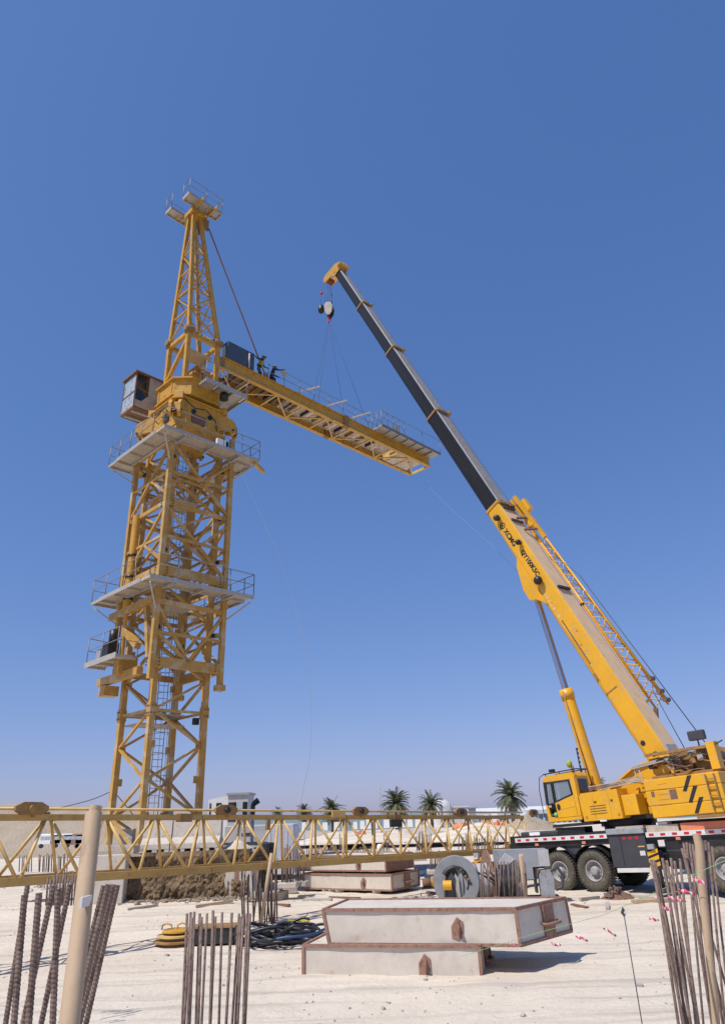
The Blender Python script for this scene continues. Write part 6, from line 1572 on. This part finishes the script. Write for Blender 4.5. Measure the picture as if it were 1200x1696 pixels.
# ------------------------------------------------ workers on the counter jib
def person(label, base, joints, edges, radii, cloth, helmet_m, vest=True, yaw=0):
    t = thing('person', label, 'person', base, yaw)
    me = bpy.data.meshes.new('body'); names = list(joints); me.from_pydata([joints[n] for n in names], [(names.index(a), names.index(b)) for a, b in edges], []); me.update()
    o = bpy.data.objects.new('body', me); COL.objects.link(o); o.parent = t; me.materials.append(M[cloth])
    md = o.modifiers.new('skin', 'SKIN'); sv = me.skin_vertices[0].data
    for i, n in enumerate(names): sv[i].radius = (radii[n], radii[n]*.9); sv[i].use_root = (n == 'pelvis')
    md.use_smooth_shade = True
    ms = o.modifiers.new('sub', 'SUBSURF'); ms.levels = 1; ms.render_levels = 1
    h = Vector(joints['head'])
    MB().sphere(h, .095, 12, 8, (1, 1.05, 1.2)).emit('face', 'skin', t)
    hm = MB(); hm.lathe([(.16, 0), (.15, .0), (.135, .05), (.11, .11), (.06, .145), (0, .155)], h+V(0, 0, .04), (0, 0, 1), 16); hm.emit('helmet', helmet_m, t)
    for n in ('handL', 'handR'):
        p = Vector(joints[n]); e = Vector(joints['elb'+n[-1]]); d = (p-e).normalized(); s_ = d.cross(V(0, 0, 1)).normalized()
        hn = MB(); hn.path([p-d*.02, p+d*.07], .035, 6)
        for k, l in enumerate((.06, .075, .07, .055)): hn.path([p+d*.06+s_*(-.03+.02*k), p+d*(.06+l)+s_*(-.033+.022*k)+V(0, 0, -.015)], .009, 5)
        hn.path([p+s_*.03, p+s_*.06+d*.05], .011, 5); hn.emit('hand', 'skin', t)
    if vest:
        ch1 = Vector(joints['chest']); pe = Vector(joints['belly']); dd_ = (ch1-pe).normalized()
        MB().lathe([(.17, -.05), (.185, .1), (.2, .28), (.12, .36)], pe, dd_, 14).emit('vest', 'hivis', t)
    else:
        ch1 = Vector(joints['chest']); pe = Vector(joints['pelvis'])
        for s_ in (-.1, .1): MB().path([pe+V(0, s_, .1), ch1+V(.16, s_, -.05), ch1+V(0, s_, .2), ch1+V(-.16, s_, -.05)], .018, 5).emit('harness_strap', 'hivis', t)
    return t
ed = [('pelvis', 'belly'), ('belly', 'chest'), ('chest', 'neck'), ('neck', 'head'), ('chest', 'shL'), ('chest', 'shR'), ('shL', 'elbL'), ('elbL', 'handL'), ('shR', 'elbR'), ('elbR', 'handR'), ('pelvis', 'hipL'), ('pelvis', 'hipR'), ('hipL', 'kneeL'), ('kneeL', 'ankL'), ('ankL', 'toeL'), ('hipR', 'kneeR'), ('kneeR', 'ankR'), ('ankR', 'toeR')]
rad = dict(pelvis=.15, belly=.14, chest=.16, neck=.06, head=.08, shL=.075, shR=.075, elbL=.05, elbR=.05, handL=.035, handR=.035, hipL=.1, hipR=.1, kneeL=.07, kneeR=.07, ankL=.05, ankR=.05, toeL=.04, toeR=.04)
A_j = dict(pelvis=(0, 0, .78), belly=(.06, 0, .95), chest=(.2, 0, 1.22), neck=(.28, 0, 1.42), head=(.34, 0, 1.56), shL=(.2, .2, 1.32), shR=(.2, -.2, 1.32), elbL=(.38, .3, 1.08), handL=(.58, .22, .95), elbR=(-.05, -.42, 1.15), handR=(-.25, -.62, 1.2),
           hipL=(0, .1, .74), hipR=(0, -.1, .74), kneeL=(.2, .14, .42), ankL=(.02, .14, .09), toeL=(.17, .16, .04), kneeR=(.12, -.16, .4), ankR=(-.1, -.18, .09), toeR=(.05, -.2, .04))
B_j = dict(pelvis=(0, 0, .42), belly=(.05, 0, .6), chest=(.14, 0, .88), neck=(.2, 0, 1.08), head=(.24, 0, 1.23), shL=(.14, .2, .98), shR=(.14, -.2, .98), elbL=(.35, .32, .85), handL=(.62, .38, .85), elbR=(.4, -.36, .85), handR=(.68, -.42, .92),
           hipL=(0, .1, .4), hipR=(0, -.1, .4), kneeL=(.36, .16, .52), ankL=(.3, .16, .09), toeL=(.45, .18, .04), kneeR=(.2, -.2, .3), ankR=(-.02, -.3, .06), toeR=(.1, -.4, .03))
# a small deck where they stand
person('worker in yellow vest and green helmet bending over near the blue grey cabinet', up_w(x0+2.85, -.65, top), A_j, ed, rad, 'coverall', 'green', True, A1-R(35))
person('worker in dark coveralls and white helmet crouching at the railing of the counter jib', up_w(x0+3.75, -.75, top), B_j, ed, rad, 'coverall', 'brightwhite', False, A1-R(20))
pl_ = MB().b2((x0+2.2, -hw+.14, top-.06), (x0+4.6, hw-.14, top-.01)).emit('deck_sheet', 'deckpanel', cj)
# ------------------------------------------------ palms
def palm(label, px_, py_top, Y, crown, seed, nf=74, tr=.28):
    random.seed(seed); c = atY(px_, py_top, Y); H_ = c.z-crown*.15; t = thing('palm_tree', label, 'palm tree', (c.x, Y, -.1), 0, 'date palms along the shore')
    tk = MB(); n = 14; pts = [V(.1*math.sin(i*.5), 0, H_*i/n) for i in range(n+1)]; tk.path(pts, tr, 9, rs=[tr*(1.15-.25*i/n)*(1+.08*(i % 2)) for i in range(n+1)]); tk.emit('trunk', 'trunk', t)
    cr = MB(); top_ = V(0.1*math.sin(n*.5), 0, H_)
    for k in range(nf):
        az = random.random()*2*math.pi; el = R(random.choice([75, 60, 45, 30, 10, -8, -25, -40])+random.uniform(-8, 8)); L = crown*random.uniform(.85, 1.1)
        d = V(math.cos(az)*math.cos(el), math.sin(az)*math.cos(el), math.sin(el)); pts = [top_]; seg = 7; p = top_.copy(); v = d.copy()
        for s in range(seg):
            p = p+v*(L/seg); v = (v+V(0, 0, -.16-.04*max(0, el))).normalized(); pts.append(p.copy())
        for s in range(1, seg+1):
            a, b = pts[s-1], pts[s]; dr = (b-a).normalized(); side = dr.cross(V(0, 0, 1)); side = side.normalized() if side.length > .01 else V(1, 0, 0)
            lw = crown*.24*(1-.55*s/seg)*(.5+.5*min(1, s/2))
            for q in (0.1, .43, .76):
                c0_ = a.lerp(b, q)
                for sg in (-1, 1):
                    tip = c0_+side*sg*lw+dr*lw*.75+V(0, 0, -lw*random.uniform(.15, .7)); w_ = dr*crown*.024
                    cr.add([c0_-w_, c0_+w_, tip], [(0, 1, 2)])
            cr.bar(a, b, crown*.014)
    cr.emit('crown', 'frond', t)
    dn_ = MB()
    for k in range(26):
        az = random.random()*6.28; p = top_+V(math.cos(az)*tr, math.sin(az)*tr, -.1); e = p+V(math.cos(az)*crown*.22, math.sin(az)*crown*.22, -crown*random.uniform(.25, .5)); dn_.bar(p, e, crown*.025, .03)
    dn_.emit('dead_fronds', 'pipe', t)
    return t
palm('broad palm standing centre left of the pair above the jib', 655, 1326, 150, 3.3, 1)
palm('slimmer palm right of the broad one, beside the white dome', 712, 1327, 152, 2.9, 2)
palm('tallest lone palm just left of the crane cab', 843, 1312, 145, 3.6, 3)
palm('dense dark palm hidden behind the jib left of centre', 550, 1338, 150, 2.9, 4)
palm('small distant palm beside the thin hanging rope', 503, 1342, 165, 2.1, 5)
palm('tiny distant palm right of the grey cabin', 459, 1345, 175, 1.6, 6)
palm('palm top showing behind the crane cab', 989, 1304, 120, 2.3, 7)
# ------------------------------------------------ far buildings and shore items
def far_box(name, label, cat, px0, px1, pyt, pyb, Y, D, m, grp=None, windows=0, roof=None):
    a = atY(px0, pyt, Y); b = atY(px1, pyt, Y); zb = max(-1.0, min(atY(px0, pyb, Y).z, .5)); L = b.x-a.x
    t = thing(name, label, cat, (a.x, Y, zb), 0, grp)
    h = a.z-zb
    MB().b2((0, 0, 0), (L, D, h-.25)).emit('wall', m, t); MB().b2((-.2, -.2, h-.25), (L+.2, D+.2, h)).emit('roof', roof or m, t)
    for k in range(windows): MB().b2((L*(k+.3)/windows, -.04, h*.35), (L*(k+.7)/windows, 0, h*.65)).emit('window', 'darkglass', t)
    return t
far_box('white_building', 'long white flat roofed building behind the palms at centre right', 'building', 738, 775, 1336, 1352, 175, 12, 'hazy', windows=4)
far_box('white_building', 'grey end block of the white building beside the orange netting', 'building', 775.5, 787, 1337, 1352, 175, 12, 'grey')
t = thing('long_shed', 'very long low white roofed shed on the shore behind the crane cab', 'shed', (0, 0, 0))
sa = atY(788, 1343, 210); sb = atY(1000, 1331, 205); t.location = (sa.x, sa.y, 0)
L = sb.x-sa.x
MB().b2((0, 0, -1), (L, 10, sa.z-1.2)).emit('wall', 'oldglass', t)
MB().prism([(-1, -1), (11, -1), (11, 0), (5, .9), (-1, 0)], (L, 0, 0), (0, 0, sa.z-.3), (0, 1, 0), (0, 0, 1)).emit('roof', 'hazy', t)
for k in range(22): MB().b2((L*k/22+1, -.6, -1), (L*k/22+1.5, -.3, sa.z-1.25)).emit('column', 'hazy', t)
dm = thing('water_tank', 'white domed tank right of the slimmer palm', 'tank', (0, 0, 0)); p = atY(727, 1333, 160); dm.location = (p.x, 160, 0)
MB().lathe([(2.6, 0), (2.6, p.z-.4), (2.2, p.z+.4), (1.3, p.z+.95), (0, p.z+1.15)], (0, 0, 0), (0, 0, 1), 20).emit('tank_shell', 'hazy', dm)
for k in range(8): MB().tube((2.7*math.cos(k*.785), 2.7*math.sin(k*.785), 0), (2.7*math.cos(k*.785), 2.7*math.sin(k*.785), p.z+.2), .15, 6).emit('tank_post', 'grey', dm)
random.seed(31)
sp_ = [503, 520, 538, 557, 570, 588, 600, 610, 621, 640, 655, 668, 679, 692, 705, 806, 820, 868, 880]
for k, xx in enumerate(sp_):
    Y = 140-k*.4+random.uniform(-1, 1); p = atY(xx, 1376-.04*(xx-500), Y); w = random.uniform(.75, 1.1); h = random.uniform(1.2, 1.9)
    o = MB().prism([(-w*.5, 0), (w*.5, 0), (w*.42, h), (-w*.42, h)], (0, .6, 0), (0, 0, 0), (1, 0, 0), (0, 0, 1)).emit('shore_block', 'brightwhite'); o.location = (p.x, Y, max(p.z, gz(p.x, Y))-.1)
    tag(o, 'white plastic barrier in the row of white barriers along the shore', 'barrier', 'white barriers along the shore')
# orange netting and far heap
nt_ = MB(); pts = []
a = atY(748, 1372, 85); b = atY(835, 1372, 85); n = 26
for i in range(n+1):
    x = a.x+(b.x-a.x)*i/n; hh = 1.15*(.35+.65*math.sin(math.pi*min(1, (i+2)/(n*.55)))**.6) if i < n*.5 else 1.15+.1*math.sin(i*1.7)
    pts += [(x-a.x, .3*math.sin(i*1.1), 0), (x-a.x, .3*math.sin(i*.9)-.2, hh+.25*math.sin(i*2.3)*.5)]
nt_.add(pts, [(2*i, 2*i+2, 2*i+3, 2*i+1) for i in range(n)], True); o = nt_.emit('safety_netting', 'orange'); o.location = (a.x, 85, atY(748, 1377, 85).z-.3)
md = o.modifiers.new('thick', 'SOLIDIFY'); md.thickness = .05; tag(o, 'run of orange safety netting on the far side of the site', 'netting')
o = MB().box((0, 0, 0), (1.3, .3, .7), Matrix.Rotation(R(-20), 3, 'Y')).emit('orange_board', 'orange'); p = atY(597, 1381, 95); o.location = p; tag(o, 'small orange board lying on the far sand left of centre', 'board')
for (xx, yy, Y, rx, ry, hh, m, lab, sd_x) in ((700, 1383, 90, 3.6, 2, 1.2, 'darkconc', 'dark stony mound beyond the jib at centre right', 4), (560, 1392, 80, 5, 3, .9, 'sand', 'low pale sand ridge beyond the jib left of centre', 5), (640, 1390, 75, 6, 3, .8, 'sand', 'low pale sand ridge beyond the jib at the centre', 6), (800, 1386, 72, 6.5, 3, 1.3, 'sand', 'pale sand ridge below the orange netting', 7), (520, 1386, 100, 5, 3, .9, 'darkconc', 'low dark ridge right of the white container', 8), (875, 1362, 90, 4, 3, 1.6, 'dune', 'sand ridge just left of the crane cab', 12)):
    p = atY(xx, yy, Y); heap('sand_ridge', lab, 'sand ridge', p.x, Y, max(-.3, min(p.z, .8))-.1, rx, ry, hh, m, sd_x, 30)
for k, (xx, w) in enumerate(((80, 2.4), (100, 2.2), (119, 2.0), (133, 1.2))):
    Y = 76; p = atY(xx, 1401, Y); t = thing('parked_van', ['white box van parked below the dune, leftmost', 'blue and white van parked below the dune, second from left', 'brown and white van parked below the dune, third from left', 'short white van parked below the dune, rightmost'][k], 'van', (p.x, Y, max(0, p.z-.2)), 0, 'vans parked below the dune')
    MB().b2((-w/2, 0, .3), (w/2, 1.7, 1.25), .08).emit('van_body', ('brightwhite', 'white', 'rustrim', 'brightwhite')[k], t); MB().b2((-w*.35, -.02, .75), (w*.2, 0, 1.05)).emit('window', 'oldglass', t)
    for x in (-w*.3, w*.3): MB().tube((x, -.02, .2), (x, .2, .2), .2, 12).emit('wheel', 'black', t)
# shrub on the dune
sq = atY(79, 1336, 96); b = MB(); random.seed(2)
for k in range(60):
    d = V(random.uniform(-1, 1), random.uniform(-1, 1), random.uniform(0, 1)).normalized(); b.bar((0, 0, 0), d*random.uniform(.3, .6), .06)
o = b.emit('shrub', 'frond'); o.location = (sq.x, 96, dune_z(sq.x, 96)-.05); tag(o, 'tiny lone shrub on the crest of the dune', 'shrub')
# pole far behind
p = atY(630, 1345, 120); o = MB().tube((0, 0, 0), (0, 0, 7.5), .08, 6).emit('mast_pole', 'grey'); o.location = (p.x, 120, -.1); tag(o, 'thin distant pole left of the broad palm', 'pole')
# site stones and tracks
random.seed(77); stn = MB()
cent = [(random.uniform(-.6, .6)*yy2, yy2) for yy2 in [random.uniform(9, 55) for _ in range(70)]]
for k in range(2400):
    if k % 3: cx2, cy2 = cent[random.randrange(70)]; Y = cy2+random.gauss(0, .7); x = cx2+random.gauss(0, .9)
    else: Y = random.uniform(9, 60); x = random.uniform(-.62, .62)*Y
    s = random.uniform(.008, .03)*(1 if random.random() < .95 else 3)
    rot = Matrix.Rotation(random.random()*6, 3, 'Z') @ Matrix.Rotation(random.random(), 3, 'X')
    if -12 < x < -4.6 and 29.0 < Y < 38: continue
    stn.box((x, Y, gz(x, Y)+s*.2), (s*1.4, s, s*.7), rot)
tag(stn.emit('loose_stones', 'darkconc'), 'small loose stones scattered over the pale sand', 'stones', kind='stuff')
